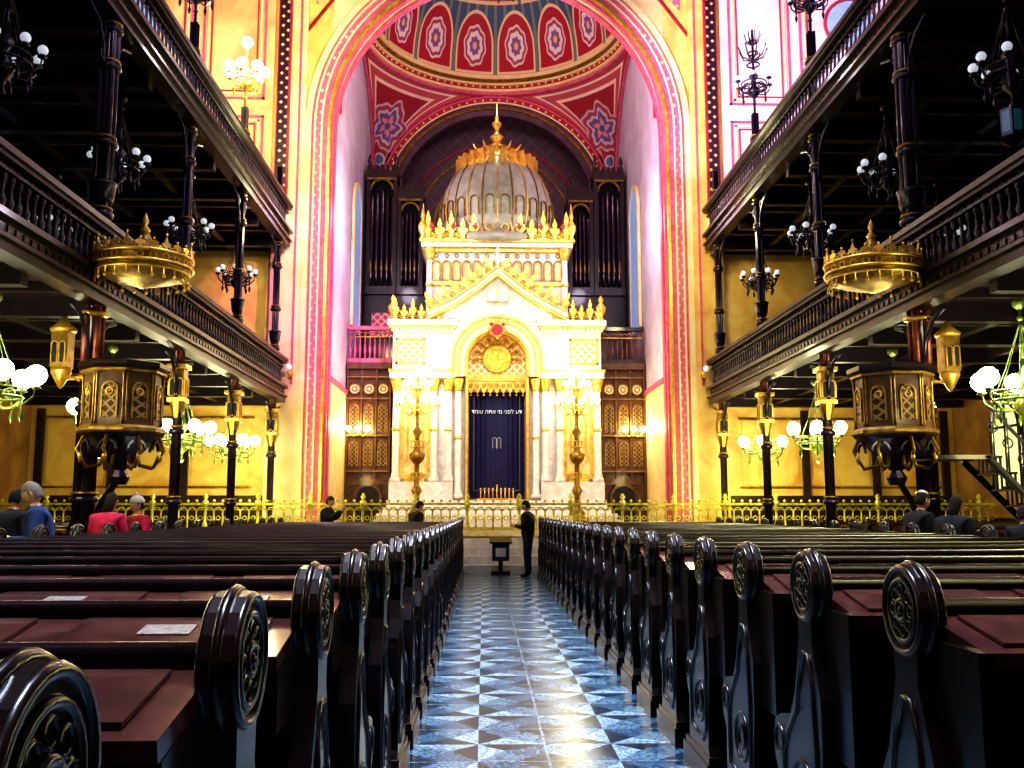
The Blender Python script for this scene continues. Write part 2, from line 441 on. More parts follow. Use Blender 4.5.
for j, (r, z) in enumerate(prof):
    row = []
    for i in range(ND + 1):
        a = 2 * pi * i / ND; row.append((r * cos(a), YC + r * sin(a), z)); U.append((16 * i / ND, j / 8.0))
    rows.append(row)
vs, fs = surf(rows)
me = bpy.data.meshes.new('painted_dome'); me.from_pydata(vs, [], fs)
ua = me.uv_layers.new(name='UVMap')
for l in me.loops: ua.data[l.index].uv = U[l.vertex_index]
me.materials.append(dome_m); place(me, 'painted_dome')
m = M()
def openring(r0, r1, za, zb, mt):
    N = 64; vs = []; fs = []
    for i in range(N):
        a = 2 * pi * i / N; c, s_ = cos(a), sin(a)
        for r, z in ((r0, za), (r1, za), (r1, zb), (r0, zb)): vs.append((r * c, YC + r * s_, z))
    for i in range(N):
        for j in range(4):
            i2 = (i + 1) % N; j2 = (j + 1) % 4; fs.append((i * 4 + j, i2 * 4 + j, i2 * 4 + j2, i * 4 + j2))
    m.add(vs, fs, mt)
openring(4.74, 4.95, DZ - .10, DZ + .02, pink); openring(4.66, 4.95, DZ + .02, DZ + .12, cream); openring(4.62, 4.95, DZ + .12, DZ + .24, red)
openring(4.54, 4.95, DZ + .24, DZ + .32, cream); openring(4.46, 4.95, DZ + .32, DZ + .44, dgold); openring(4.4, 4.95, DZ + .44, DZ + .6, cream)
for i in range(96):
    a = 2 * pi * i / 96; m.ball(4.6 * cos(a), YC + 4.6 * sin(a), DZ + .18, .05, cream, 6)
m.obj('trim_4')

# ------------------------------------------------------------------ galleries
def gallery(sx, zf, name):
    m = M(); s_ = lambda a, b: sorted((sx * a, sx * b))
    Y0, Y1 = -8.9, 26.65
    a, b = s_(6.0, 12.8); m.box(a, b, Y0, Y1, zf, zf + .18, gwood2)
    for xa, xb, za, zb, mt in ((5.92, 6.2, zf - .12, zf + .02, gwood), (5.86, 6.2, zf + .02, zf + .07, gwood2), (5.95, 6.2, zf + .07, zf + .26, gwood),
                               (5.85, 6.22, zf + .26, zf + .34, gwood2), (5.97, 6.1, zf + .34, zf + .38, dgold),
                               (5.86, 6.2, zf + 1.02, zf + 1.10, gwood2), (5.90, 6.16, zf + .96, zf + 1.02, gwood), (5.98, 6.1, zf + .86, zf + .9, gwood)):
        a, b = s_(xa, xb); m.box(a, b, Y0, Y1, za, zb, mt)
    y = Y0 + .1
    while y < Y1 - .1:
        m.lathe(sx * 6.04, y, [(.05, zf + .38), (.032, zf + .45), (.055, zf + .52), (.025, zf + .6), (.025, zf + .74), (.05, zf + .8), (.035, zf + .88)], gwood2, 6)
        m.arch(y + .10, zf + .86, .065, .10, *s_(6.0, 6.08), None, gwood2, 5, 'yz')
        m.box(*s_(5.93, 5.95), y - .02, y + .1, zf + .12, zf + .20, gwood2)
        y += .20
    for i in range(18):
        y = -8 + 2 * i
        a, b = s_(6.2, 12.8); m.box(a, b, y - .1, y + .1, zf - .28, zf, gwood)
        m.box(a, b, y + .9, y + 1.0, zf - .14, zf, gwood)
    for x in (7.5, 9.2, 11): a, b = s_(x, x + .16); m.box(a, b, Y0, Y1, zf - .2, zf, gwood)
    return m.obj(name)
for sx in (-1, 1):
    gallery(sx, 4.58, 'gallery_lower'); gallery(sx, 9.0, 'gallery_upper')

def column(big):
    m = M(); H = 19.1 if big else 11.0
    c = .10 if big else .065; o = .115 if big else .065; r = .05 if big else .034
    m.cyl(0, 0, 0, H, c, iron, 12)
    for i in range(4):
        a = pi / 4 + i * pi / 2
        m.cyl(o * cos(a), o * sin(a), .5, H, r, iron, 8)
        m.cyl(o * cos(a), o * sin(a), 3.4 if big else 4.25, 5.0, r * 1.15, rediron, 8)
    w = c + r + .02
    m.lathe(0, 0, [(w + .16, 0), (w + .16, .25), (w + .08, .3), (w + .08, .5), (w + .02, .6)], iron, 8, False, pi / 8)
    for z in (1.6, 2.9, 5.8, 6.9, 8.1, 8.7, 10.3) + ((12, 13.6, 15.5, 17) if big else ()):
        m.lathe(0, 0, [(w, z), (w + .025, z + .03), (w + .025, z + .07), (w, z + .1)], iron, 12)
        m.lathe(0, 0, [(w, z + .12), (w + .012, z + .14), (w, z + .16)], dgold, 12)
    m.lathe(0, 0, [(w - .02, 6.0), (w + .02, 6.1), (w + .04, 6.3), (w + .06, 6.33), (w, 6.37)], iron, 10)
    if big:
        for z in (3.35, 4.3, 4.95): m.lathe(0, 0, [(w, z), (w + .04, z + .02), (w + .04, z + .06), (w, z + .08)], gold, 12)
    else:
        g = .13
        m.box(-g, g, -g, g, 3.55, 4.12, dgold); m.box(-g - .05, g + .05, -g - .05, g + .05, 4.12, 4.2, gold)
        m.box(-g - .03, g + .03, -g - .03, g + .03, 3.5, 3.57, gold)
        m.lathe(0, 0, [(.08, 3.2), (g - .03, 3.3), (g + .02, 3.5)], dgold, 8, False, pi / 8)
        k_ = g * .5
        for dy in (-1, 1):
            for q in (-k_, k_):
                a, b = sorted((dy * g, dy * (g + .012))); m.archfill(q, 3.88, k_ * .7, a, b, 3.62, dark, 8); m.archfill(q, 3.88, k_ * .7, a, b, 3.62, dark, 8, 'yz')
                a, b = sorted((dy * g, dy * (g + .03))); m.arch(q, 3.88, k_ * .7, k_ * .95, a, b, 3.62, gold, 8); m.arch(q, 3.88, k_ * .7, k_ * .95, a, b, 3.62, gold, 8, 'yz')
    for zz in (4.4, 8.85):
        for sgn in (-1, 1):
            m.tube([(0, sgn * .1, zz - .9), (0, sgn * .2, zz - .45), (0, sgn * .45, zz - .15), (0, sgn * .8, zz - .05)], .035, iron)
            m.ring(0, sgn * .28, zz - .2, .1, .02, iron, 12, 5, 'yz')
    return m
cm = column(False).mesh('gallery_column'); cb = column(True).mesh('clustered_column')
for sx in (-1, 1):
    for y in (-6, -2, 2, 6, 10, 14, 18, 22, 26):
        big = y in (-2, 14)
        place(cb if big else cm, 'clustered_column' if big else 'gallery_column', (sx * 6.12, y, 0))

def chandelier_mesh(L, lit, R0=.55, n=8, metal=gold, globe=None, gr=.12, up=False):
    m = M(); g = globe or (litw if lit else white)
    if not up: m.cyl(0, 0, 0, L, .022, metal, 6)
    if not up:
        k = int(L / .35)
        for i in range(1, k): m.ball(0, 0, i * .35 + .3, .045, metal, 8)
        m.lathe(0, 0, [(.02, L), (.09, L - .01), (.09, L - .08), (.03, L - .14)], metal, 10)
    m.lathe(0, 0, [(.01, -.55), (.05, -.5), (.02, -.44), (.03, -.36), (.13, -.25), (.16, -.16), (.07, -.05), (.05, .1), (.12, .2), (.05, .3), (.03, .45)], metal, 12)
    m.ring(0, 0, -.1, R0 * .72, .022, metal, 28, 6); m.ring(0, 0, .02, R0 * .72, .015, metal, 28, 6)
    for i in range(n):
        a = 2 * pi * i / n + .2; c, s_ = cos(a), sin(a)
        m.tube([(c * q * R0, s_ * q * R0, z) for q, z in ((.1, -.1), (.35, -.24), (.7, -.22), (.95, -.1), (1.0, .02))], .017, metal, 5)
        m.lathe(c * R0, s_ * R0, [(.02, 0), (.07, .03), (.05, .06)], metal, 8)
        m.ball(c * R0, s_ * R0, .06 + gr, gr, g, 12)
        m.ring(c * R0 * .45, s_ * R0 * .45, -.05, .07, .012, metal, 10, 4, 'xz')
        m.lathe(c * R0 * .72, s_ * R0 * .72, [(.01, -.42), (.035, -.34), (.012, -.26), (.02, -.12)], metal, 6)
        if not up: m.tube([(c * .02, s_ * .02, .9), (c * R0 * .4, s_ * R0 * .4, .35), (c * R0 * .72, s_ * R0 * .72, -.05)], .008, metal, 4)
    return m
topc = chandelier_mesh(0, False, .42, 6, iron, white, .06, True)
for z in (0.5, .8, 1.1): topc.ring(0, 0, z, .15 - (z - .5) * .1, .02, iron, 12)
topc.cyl(0, 0, -.75, 1.4, .03, iron, 6)
for i in range(8):
    a = 2 * pi * i / 8; topc.tube([(0, 0, .6), (.25 * cos(a), .25 * sin(a), .7), (.36 * cos(a), .36 * sin(a), .95)], .018, iron, 5); topc.tube([(0, 0, 1.0), (.15 * cos(a), .15 * sin(a), 1.1), (.2 * cos(a), .2 * sin(a), 1.3)], .014, iron, 5)
topd = topc.mesh('column_top_candelabrum')
topl = chandelier_mesh(0, True, .42, 7, gold, litw, .13, True)
topl.cyl(0, 0, -.75, .8, .03, gold, 6); topl.ball(0, 0, .9, .13, litw)
tople = topl.mesh('column_top_candelabrum_lit')
for sx in (-1, 1):
    for y in (2, 6, 10, 18, 22):
        lit = (sx < 0 and y in (22,))
        o = place(tople if lit else topd, 'column_top_candelabrum', (sx * 6.12, y, 11.75))
        if lit: light('POINT', 'candelabrum_glow', (sx * 6.12, y, 12.9), 220, (1, .88, .45), .25, parent=o)

cu = chandelier_mesh(1.25, False, .46, 8, iron, white, .07).mesh('gallery_chandelier')
cl = chandelier_mesh(1.26, True, .55, 6, ggold, litw, .135).mesh('lit_chandelier')
for sx in (-1, 1):
    for y in (4, 8, 12, 16, 20, 24):
        place(cu, 'gallery_chandelier', (sx * 6.75, y + .2, 7.45))
        o = place(cl, 'lit_chandelier', (sx * 6.75, y + .4, 3.04))
        light('POINT', 'chandelier_glow', (sx * 6.75, y + .4, 2.4), 85 if y > 14 else 30, (1, .9, .36), .25, parent=o)
    for y in (12, 20): place(cu, 'gallery_chandelier', (sx * 9.6, y + .2, 7.45))
mc = chandelier_mesh(6.9, False, .6, 6, iron, white, .11)
mc.obj('nave_chandelier', (.15, 18, 12.12))

# ------------------------------------------------------------------ pulpits
for sx in (-1, 1):
    m = M(); cx, cy = sx * 5.45, 13.5; r8 = pi / 8; Rp = .52
    m.lathe(cx, cy, [(.10, 1.85), (.14, 1.95), (.08, 2.05), (.2, 2.2), (.38, 2.38), (Rp, 2.5), (Rp + .04, 2.54)], iron, 8, False, r8)
    m.lathe(cx, cy, [(Rp + .03, 2.54), (Rp + .07, 2.57), (Rp + .07, 2.61), (Rp + .02, 2.65)], dgold, 8, False, r8)
    m.lathe(cx, cy, [(Rp, 2.62), (Rp, 3.4)], swood, 8, False, r8)
    m.lathe(cx, cy, [(Rp + .02, 3.36), (Rp + .05, 3.38), (Rp + .05, 3.41), (Rp + .03, 3.43)], dgold, 8, False, r8)
    m.lathe(cx, cy, [(Rp + .05, 3.42), (Rp + .09, 3.46), (Rp + .09, 3.52), (Rp + .05, 3.54)], wood, 8, False, r8)
    ap = Rp * cos(pi / 8)
    for i in range(8):
        a = i * pi / 4 - pi / 2
        m.xf = Matrix.Translation((cx, cy, 0)) @ Matrix.Rotation(a + pi / 2, 4, 'Z')
        m.arch(0, 3.12, .09, .115, -ap - .03, -ap, 2.74, dgold, 10)
        m.archfill(0, 3.12, .09, -ap - .015, -ap, 2.74, pulpit_lat, 10)
        m.ring(0, -ap - .02, 3.1, .045, .012, gold, 12, 5, 'xz')
        for q in (-.18, .18):
            m.lathe(q, -ap - .01, [(.022, 2.66), (.013, 2.72), (.013, 3.3), (.028, 3.36)], dgold, 6)
        m.tube([(0, -.52, 2.5), (0, -.60, 2.32), (0, -.46, 2.08), (0, -.28, 2.12), (0, -.24, 2.25)], .024, dgold, 6)
        m.arch(0, 2.32, .11, .14, -.50, -.47, None, iron, 8)
        m.lathe(0, -.55, [(.01, 2.15), (.035, 2.22), (.015, 2.3)], gold, 6)
        m.xf = None
    m.tube([(cx, cy, 2.3), (sx * 6.0, 13.85, 2.3)], .08, iron); m.tube([(cx, cy, 1.95), (sx * 5.75, 13.7, 1.6), (sx * 6.0, 13.9, 1.1)], .05, iron)
    if sx > 0:
        ns = 10
        for i in range(ns):
            x0 = 8.6 - i * .2; z = 2.25 * (i + 1) / ns
            a, b = sorted((sx * (x0 - .24), sx * x0)); m.box(a, b, 13.15, 13.85, z - .03, z, iron)
            m.box(a, b, 13.15, 13.17, z - .24, z - .2, iron)
            for q in range(6): m.box(sx * x0 - .01, sx * x0 + .01, 13.2 + q * .12, 13.23 + q * .12, z - .24, z, iron)
            m.cyl(sx * (x0 - .1), 13.17, z, z + .75, .014, iron, 5); m.ring(sx * (x0 - .1), 13.17, z + .4, .07, .012, iron, 10, 4, 'xz')
        for q in (13.12, 13.86): m.tube([(sx * 8.6, q, .1), (sx * 6.6, q, 2.2)], .05, dark)
        m.tube([(sx * 8.5, 13.17, .95), (sx * 6.6, 13.17, 3.0)], .025, dark)
        m.box(5.9, 6.65, 13.15, 13.85, 2.2, 2.26, iron)
    m.obj('pulpit')
    m = M(); cx, cy, z = sx * 5.3, 13.6, 4.82; Q = .68
    m.lathe(cx, cy, [(.03, z - .18), (.1, z - .15), (.3, z - .10), (.5, z - .04), (.62, z + .02), (Q - .02, z + .08), (Q - .04, z + .14), (Q, z + .2), (Q, z + .26), (.6, z + .28), (.48, z + .34), (.26, z + .42), (.1, z + .55), (.05, z + .66)], dgold, 24)
    m.ring(cx, cy, z + .11, Q + .005, .02, gold, 32, 6); m.ring(cx, cy, z + .03, Q - .04, .015, gold, 32, 6); m.ring(cx, cy, z + .25, Q, .025, gold, 32, 6)
    for i in range(24):
        a = 2 * pi * i / 24
        m.xf = Matrix.Translation((cx, cy, 0)) @ Matrix.Rotation(a, 4, 'Z')
        h = z + .46 if i % 3 == 0 else z + .38
        m.prism([(-.03, z + .24), (-.02, z + .30), (-.06, z + .31), (-.07, z + .35), (-.03, z + .37), (0, h), (.03, z + .37), (.07, z + .35), (.06, z + .31), (.02, z + .30), (.03, z + .24)], -Q, -Q + .025, gold)
        m.ball(0, -Q + .01, h + .02, .022, gold, 6)
        m.ring(0, -Q + .01, z + .17, .045, .012, gold, 8, 4, 'xz'); m.ring(.085, -Q + .02, z + .28, .03, .01, gold, 8, 4, 'xz')
        m.tube([(0, -Q + .05, z + .06), (0, -Q + .04, z - .08)], .012, gold, 4)
        m.ball(0, -Q + .04, z - .10, .028, gold, 6)
        m.xf = None
    m.lathe(cx, cy, [(.02, z + .62), (.08, z + .68), (.02, z + .76), (.05, z + .82), (.005, z + .94)], gold, 10)
    m.tube([(cx, cy, z + .45), (sx * 5.75, 13.82, z + .5), (sx * 5.98, 13.92, z + .3)], .03, dgold)
    m.obj('pulpit_canopy')
    m = M(); cx, cy = sx * 6.55, 14.0
    m.box(cx - .12, cx + .12, cy - .12, cy + .12, 3.55, 4.08, dgold); m.lathe(cx, cy, [(.18, 4.08), (.2, 4.12), (.08, 4.22), (.02, 4.32)], gold, 8)
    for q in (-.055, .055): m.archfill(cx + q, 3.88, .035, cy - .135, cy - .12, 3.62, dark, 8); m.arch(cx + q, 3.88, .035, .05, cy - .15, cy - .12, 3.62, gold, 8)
    m.lathe(cx, cy, [(.02, 3.25), (.07, 3.33), (.15, 3.48), (.15, 3.55)], gold, 8); m.tube([(cx, cy, 3.4), (sx * 6.27, 14, 3.4)], .03, gold)
    m.obj('gilded_bracket_lantern')

# ------------------------------------------------------------------ pews
def pew_mesh(L):
    m = M(); T = .062; HR = .135; HZ = 1.205
    out = [(-.14, 0), (.44, 0), (.44, .10), (.39, .15), (.38, .40), (.44, .46), (.46, .54), (.42, .63), (.34, .66), (.22, .68), (.15, .78), (.11, .90), (.075, 1.0), (.08, 1.09)]
    for i in range(1, 12):
        a = radians(-35 + 250 * i / 12); out.append((HR * cos(a), HZ + HR * sin(a)))
    out += [(-.08, 1.09), (-.075, 1.0), (-.11, .90), (-.15, .80), (-.15, .6), (-.12, .4), (-.10, .2), (-.14, .12)]
    for x0 in (0, L - T):
        m.prism(out, x0, x0 + T, wood, 'yz')
        m.box(x0 - .025, x0 + T + .025, -.17, .47, 0, .12, wood); m.box(x0 - .012, x0 + T + .012, -.155, .45, .12, .155, wood)
        for fx, sg in ((x0, -1), (x0 + T, 1)):
            m.ring(fx, 0, HZ, HR - .012, .011, wood, 28, 6, 'yz'); m.ring(fx, 0, HZ, HR - .045, .009, wood, 24, 6, 'yz')
            m.ring(fx, 0, HZ, .03, .011, wood, 14, 6, 'yz')
            for i in range(8):
                a = 2 * pi * i / 8; m.ring(fx, .058 * cos(a), HZ + .058 * sin(a), .018, .007, wood, 8, 4, 'yz')
            m.ball(fx, 0, HZ, .016, wood, 8)
            pts = [(.03, .95), (.08, .84), (.13, .72), (.26, .60), (.31, .50), (.30, .25), (.0, .22), (-.07, .3), (-.09, .6), (-.07, .80), (-.03, .95), (.03, .95)]
            m.tube([(fx, p, q) for p, q in pts], .012, wood, 5)
            m.ring(fx, .08, .42, .11, .010, wood, 20, 5, 'yz'); m.ring(fx, .08, .42, .055, .009, wood, 14, 5, 'yz')
            m.ring(fx, .37, .55, .055, .010, wood, 14, 5, 'yz')
        m.ring(x0 + T * .5, 0, HZ, HR + .001, .012, wood, 28, 6, 'yz')
    a, b = T, L - T
    m.box(a, b, -.02, .02, .12, 1.2, wood)
    m.tube([(a, 0, 1.215), (b, 0, 1.215)], .026, wood, 10)
    m.box(a, b, .02, .42, .43, .47, wood); m.box(a, b, .36, .40, .0, .43, wood)
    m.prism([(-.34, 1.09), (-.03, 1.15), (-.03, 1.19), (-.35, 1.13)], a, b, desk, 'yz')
    m.prism([(-.32, .93), (-.02, .93), (-.02, 1.15), (-.32, 1.09)], a, b, wood, 'yz')
    k = max(1, round((b - a) / .62)); w = (b - a) / k
    for i in range(k):
        xc = a + w * (i + .5)
        m.box(a + w * i - .02, a + w * i + .02, -.35, -.02, .6, 1.13, wood)
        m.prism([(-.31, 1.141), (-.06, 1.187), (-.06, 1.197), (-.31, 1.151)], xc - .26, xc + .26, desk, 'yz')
        m.prism([(-.22, 1.168), (-.14, 1.183), (-.14, 1.187), (-.22, 1.172)], xc - .07, xc + .07, plaque, 'yz')
        m.box(xc - .05, xc + .05, -.326, -.318, .99, 1.03, plaque)
        m.box(xc - .25, xc + .25, -.03, -.018, .3, .85, wood)
        m.box(xc - .23, xc + .23, .018, .03, .55, 1.1, wood)
    return m.mesh('synagogue_pew')
L1, L2 = 4.1, 5.0
pm, pm2 = pew_mesh(L1), pew_mesh(L2)
for k in range(24):
    y = 1.08 + .9 * k
    place(pm, 'synagogue_pew', (.845, y, 0)); place(pm, 'synagogue_pew', (-.865 - L1, y, 0))
    if k >= 3 and not (12.5 < y < 14.6):
        place(pm2, 'synagogue_pew', (7.2, y, 0)); place(pm2, 'synagogue_pew', (-7.2 - L2, y, 0))

# ------------------------------------------------------------------ platform, steps, rail
m = M(); m.box(-12.9, 12.9, 24.4, 26.7, 0, .95, marble2); m.box(-12.9, 12.9, 24.3, 24.4, .85, 1.0, marble2)
m.box(-4.83, 4.83, 26.7, 37.3, 0, .97, marble2)
m.box(-4.8, 4.8, 25.0, 28.5, .96, 1.0, carp)
m.obj('bimah_platform')
m = M()
for i in range(4): m.box(-1.0, 1.0, 23.2 + i * .28, 24.28, 0 if i == 0 else .2 * i, .2 * (i + 1), marble)
for sx in (-1, 1): m.box(sx * 1.12 - .12, sx * 1.12 + .12, 23.1, 24.28, 0, 1.0, marble)
m.obj('altar_steps')
m = M()
m.box(-.22, .22, 22.75, 23.05, 0, .08, wood); m.box(-.05, .05, 22.85, 22.95, .08, .7, wood); m.box(-.2, .2, 22.72, 23.06, .32, .74, navy)
m.prism([(22.66, .72), (23.1, .80), (23.1, .84), (22.66, .76)], -.26, .26, wood, 'yz'); m.box(-.12, .12, 22.700, 22.72, .42, .62, marble)
m.obj('reading_stand')
m = M()
m.box(-12.8, 12.8, 24.55, 24.7, 1.0, 1.06, brass); m.box(-12.8, 12.8, 24.56, 24.68, 1.62, 1.68, brass); m.box(-12.8, 12.8, 24.6, 24.64, 1.5, 1.52, brass)
x = -12.7
i = 0
while x < 12.8:
    if i % 6 == 0:
        m.lathe(x, 24.62, [(.07, 1.0), (.07, 1.15), (.04, 1.2), (.04, 1.55), (.08, 1.62), (.08, 1.72), (.03, 1.76), (.07, 1.83), (.02, 1.92)], brass, 8)
    else:
        m.lathe(x, 24.62, [(.035, 1.06), (.022, 1.15), (.04, 1.28), (.022, 1.4), (.022, 1.5)], brass, 6)
        m.ball(x, 24.62, 1.73, .04, brass, 6)
    m.arch(x + .11, 1.48, .07, .105, 24.6, 24.64, None, brass, 6); m.ring(x + .11, 24.62, 1.3, .05, .016, brass, 8, 4, 'xz')
    x += .22; i += 1
m.obj('brass_balustrade')

# ------------------------------------------------------------------ ark
def fleur(m, w, h, mt):
    m.prism([(-w * .12, 0), (-w * .2, h * .25), (-w * .42, h * .35), (-w * .38, h * .55), (-w * .15, h * .5), (-w * .22, h * .7), (0, h), (w * .22, h * .7), (w * .15, h * .5), (w * .38, h * .55), (w * .42, h * .35), (w * .2, h * .25), (w * .12, 0)], -.03, .03, mt)
    m.ring(-w * .3, 0, h * .18, w * .15, w * .05, mt, 8, 4, 'xz'); m.ring(w * .3, 0, h * .18, w * .15, w * .05, mt, 8, 4, 'xz')
    m.ring(w * .5, 0, h * .38, w * .12, w * .045, mt, 8, 4, 'xz')
def crest(m, p0, p1, y, h, n, mt):
    if p1[0] < p0[0]: p0, p1 = p1, p0
    dx = p1[0] - p0[0]; dz = p1[1] - p0[1]; Lh = sqrt(dx * dx + dz * dz); w = Lh / n
    ang = atan2(dz, dx)
    for i in range(n):
        t = (i + .5) / n
        m.xf = Matrix.Translation((p0[0] + dx * t, y, p0[1] + dz * t)) @ Matrix.Rotation(-ang, 4, 'Y')
        fleur(m, w, h * (1.15 if i % 2 == 0 else .85), mt); m.xf = None
def crestY(m, x, y0, y1, z, h, n, mt):
    w = (y1 - y0) / n
    for i in range(n):
        m.xf = Matrix.Translation((x, y0 + w * (i + .5), z)) @ Matrix.Rotation(pi / 2, 4, 'Z'); fleur(m, w, h, mt); m.xf = None
def mcol(m, x, y, z0, z1, r, mt=marble):
    m.lathe(x, y, [(r * 1.6, z0), (r * 1.6, z0 + .1), (r * 1.2, z0 + .16), (r * 1.3, z0 + .2), (r, z0 + .28), (r, (z0 + z1) / 2), (r * .9, z1 - .4)], mt, 12)
    m.lathe(x, y, [(r * .95, z1 - .4), (r * 1.2, z1 - .36), (r * 1.1, z1 - .3), (r * 1.7, z1 - .08), (r * 1.8, z1)], gold, 10)
    m.lathe(x, y, [(r * 1.02, (z0 + z1) / 2 - .05), (r * 1.25, (z0 + z1) / 2), (r * 1.02, (z0 + z1) / 2 + .05)], gold, 10)
m = M()
for i, (hw, z) in enumerate(((3.75, 1.2), (3.6, 1.4), (3.45, 1.6), (3.35, 1.8))): m.box(-hw, hw, 29.35 - .25 * (3 - i), 33.3, 1.0 if i == 0 else z - .2, z, marble)
for sx in (-1, 1):
    f = lambda a, b: sorted((sx * a, sx * b))
    a, b = f(1.0, 3.2); m.box(a, b, 29.85, 33.2, 1.8, 7.1, marble)
    a, b = f(1.35, 3.3); m.box(a, b, 29.45, 29.9, 1.8, 2.35, marble)
    a, b = f(1.3, 3.32); m.box(a, b, 29.42, 33.2, 5.55, 5.75, marble); a, b = f(1.3, 3.36); m.box(a, b, 29.38, 33.24, 5.75, 5.82, gold)
    a, b = f(1.4, 3.25); m.box(a, b, 29.6, 33.2, 5.82, 7.1, marble)
    a, b = f(1.3, 3.35); m.box(a, b, 29.4, 33.2, 7.1, 7.2, gold); a, b = f(1.25, 3.4); m.box(a, b, 29.35, 33.25, 7.2, 7.38, marble)
    for i in range(14): c = sx * (1.42 + i * .14); m.box(c - .04, c + .04, 29.36, 29.42, 7.0, 7.1, marble)
    a, b = f(2.3, 3.1); m.box(a, b, 29.54, 29.6, 6.05, 6.75, goldlat)
    for q in ((2.25, 3.15, 6.0, 6.06), (2.25, 3.15, 6.74, 6.8), (2.25, 2.31, 6.0, 6.8), (3.09, 3.15, 6.0, 6.8)):
        a, b = f(q[0], q[1]); m.box(a, b, 29.5, 29.6, q[2], q[3], gold)
    for px in (1.2, 1.5, 1.95, 3.12):
        mcol(m, sx * px, 29.6 if px < 1.8 else 29.62, 2.35 if px > 1.3 else 1.85, 5.55, .11)
    c = sx * 2.53
    m.arch(c, 4.7, .36, .46, 29.72, 29.86, 2.45, gold, 14); m.archfill(c, 4.7, .36, 29.80, 29.86, 2.45, marble2, 14)
    m.arch(c, 4.3, .2, .26, 29.70, 29.82, 3.0, gold, 12)
    m.box(c - .3, c + .3, 29.6, 29.85, 2.35, 2.6, gold)
    for px, py in ((3.25, 29.5), (1.45, 29.5)):
        m.lathe(sx * px, py, [(.12, 7.38), (.05, 7.5), (.14, 7.66), (.16, 7.8), (.05, 7.95), (.09, 8.05), (.01, 8.2)], gold if px > 2 else marble, 10)
    crest(m, (sx * 3.3, 7.38), (sx * 1.7, 7.38), 29.42, .6, 6, gold)
    crestY(m, sx * 3.3, 29.6, 33.2, 7.38, .5, 9, gold)
    for k, (zt, w_, y, mt) in enumerate(((0, .10, 29.28, gold), (.12, .14, 29.32, marble), (.27, .06, 29.27, gold))):
        P = [(sx * 2.15, 7.35 + zt), (sx * 1.35, 7.75 + zt), (sx * .75, 8.15 + zt), (0, 8.75 + zt)]
        for i in range(3):
            p, q = P[i], P[i + 1]; m.prism([p, q, (q[0], q[1] + w_), (p[0], p[1] + w_)], y, 29.9, mt)
    P = [(sx * 2.15, 7.67), (sx * 1.35, 8.07), (sx * .75, 8.47), (0, 9.07)]
    for i, nn in ((0, 3), (1, 2), (2, 3)): crest(m, P[i], P[i + 1], 29.35, .5, nn, gold)
m.prism([(-2.15, 7.35), (2.15, 7.35), (1.35, 7.8), (.75, 8.2), (0, 8.8), (-.75, 8.2), (-1.35, 7.8)], 29.45, 30.0, marble)
for i in range(16):
    a0, a1 = pi * i / 16, pi * (i + 1) / 16; r = .98
    p0 = (r * cos(a0), 6.1 + r * sin(a0)); p1 = (r * cos(a1), 6.1 + r * sin(a1)); m.prism([p0, p1, (p1[0], 7.4), (p0[0], 7.4)], 29.5, 30.0, marble)
for sx in (-1, 1):
    a, b = sorted((sx * .98, sx * 1.4)); m.box(a, b, 29.5, 30, 5.6, 7.4, marble)
for r0, r1, y, mt in ((.94, 1.02, 29.36, gold), (1.02, 1.16, 29.42, marble), (1.16, 1.22, 29.38, gold), (1.22, 1.36, 29.44, marble2), (1.36, 1.42, 29.36, gold)):
    m.arch(0, 6.1, r0, r1, y, 29.6, 5.6, mt, 28)
m.arch(0, 6.1, .90, .98, 29.5, 30.3, 1.8, gold, 28)
m.archfill(0, 6.1, .95, 30.1, 30.2, 5.2, goldlat, 24)
m.ring(0, 30.05, 6.25, .42, .05, gold, 28, 6, 'xz'); m.ring(0, 30.05, 6.25, .3, .03, gold, 28, 6, 'xz')
m.prism([(.38 * cos(2 * pi * i / 24), 6.25 + .38 * sin(2 * pi * i / 24)) for i in range(24)], 30.03, 30.1, brass)
for i in range(9):
    a = pi * i / 8; m.tube([(.47 * cos(a), 30.06, 6.25 + .47 * sin(a)), (.78 * cos(a), 30.06, 6.2 + .78 * sin(a))], .03, gold, 5); m.ring(.66 * cos(a), 30.05, 6.2 + .66 * sin(a), .08, .02, gold, 10, 4, 'xz')
m.ring(0, 29.4, 7.05, .2, .05, gold, 20, 6, 'xz'); m.prism([(.17 * cos(2 * pi * i / 12), 7.05 + .17 * sin(2 * pi * i / 12)) for i in range(12)], 29.34, 29.38, red)
for i in range(8): a = 2 * pi * i / 8; m.ball(.26 * cos(a), 29.36, 7.05 + .26 * sin(a), .06, red if i % 2 else gold, 6)
m.lathe(0, 29.4, [(.02, 7.26), (.08, 7.34), (.02, 7.5)], gold, 8)
for q in (-.16, .16): m.archfill(q, 8.25, .13, 29.25, 29.42, 7.95, marble, 10); m.arch(q, 8.25, .13, .16, 29.24, 29.42, 7.95, gold, 10)
m.lathe(0, 29.4, [(.1, 9.05), (.04, 9.15), (.13, 9.3), (.04, 9.45), (.07, 9.55), (.01, 9.75)], marble, 10)
m.box(-1.0, 1.0, 30.35, 30.45, 1.8, 6.0, gold)
for i in range(9):
    xx = -.82 + i * .205; m.prism([(xx - .10, 5.55), (xx + .10, 5.55), (xx + .10, 5.3), (xx + .06, 5.2), (xx, 5.12), (xx - .06, 5.2), (xx - .10, 5.3)], 29.92, 29.98, gold)
    m.ball(xx, 29.95, 5.08, .04, gold, 6); m.ring(xx, 29.9, 5.38, .05, .014, dgold, 8, 4, 'xz')
m.box(-.94, .94, 29.88, 30.0, 5.52, 5.72, gold)
m.box(-2.2, 2.2, 30.1, 33.0, 7.38, 9.85, marble)
m.box(-2.28, 2.28, 30.02, 33.08, 8.62, 8.72, gold)
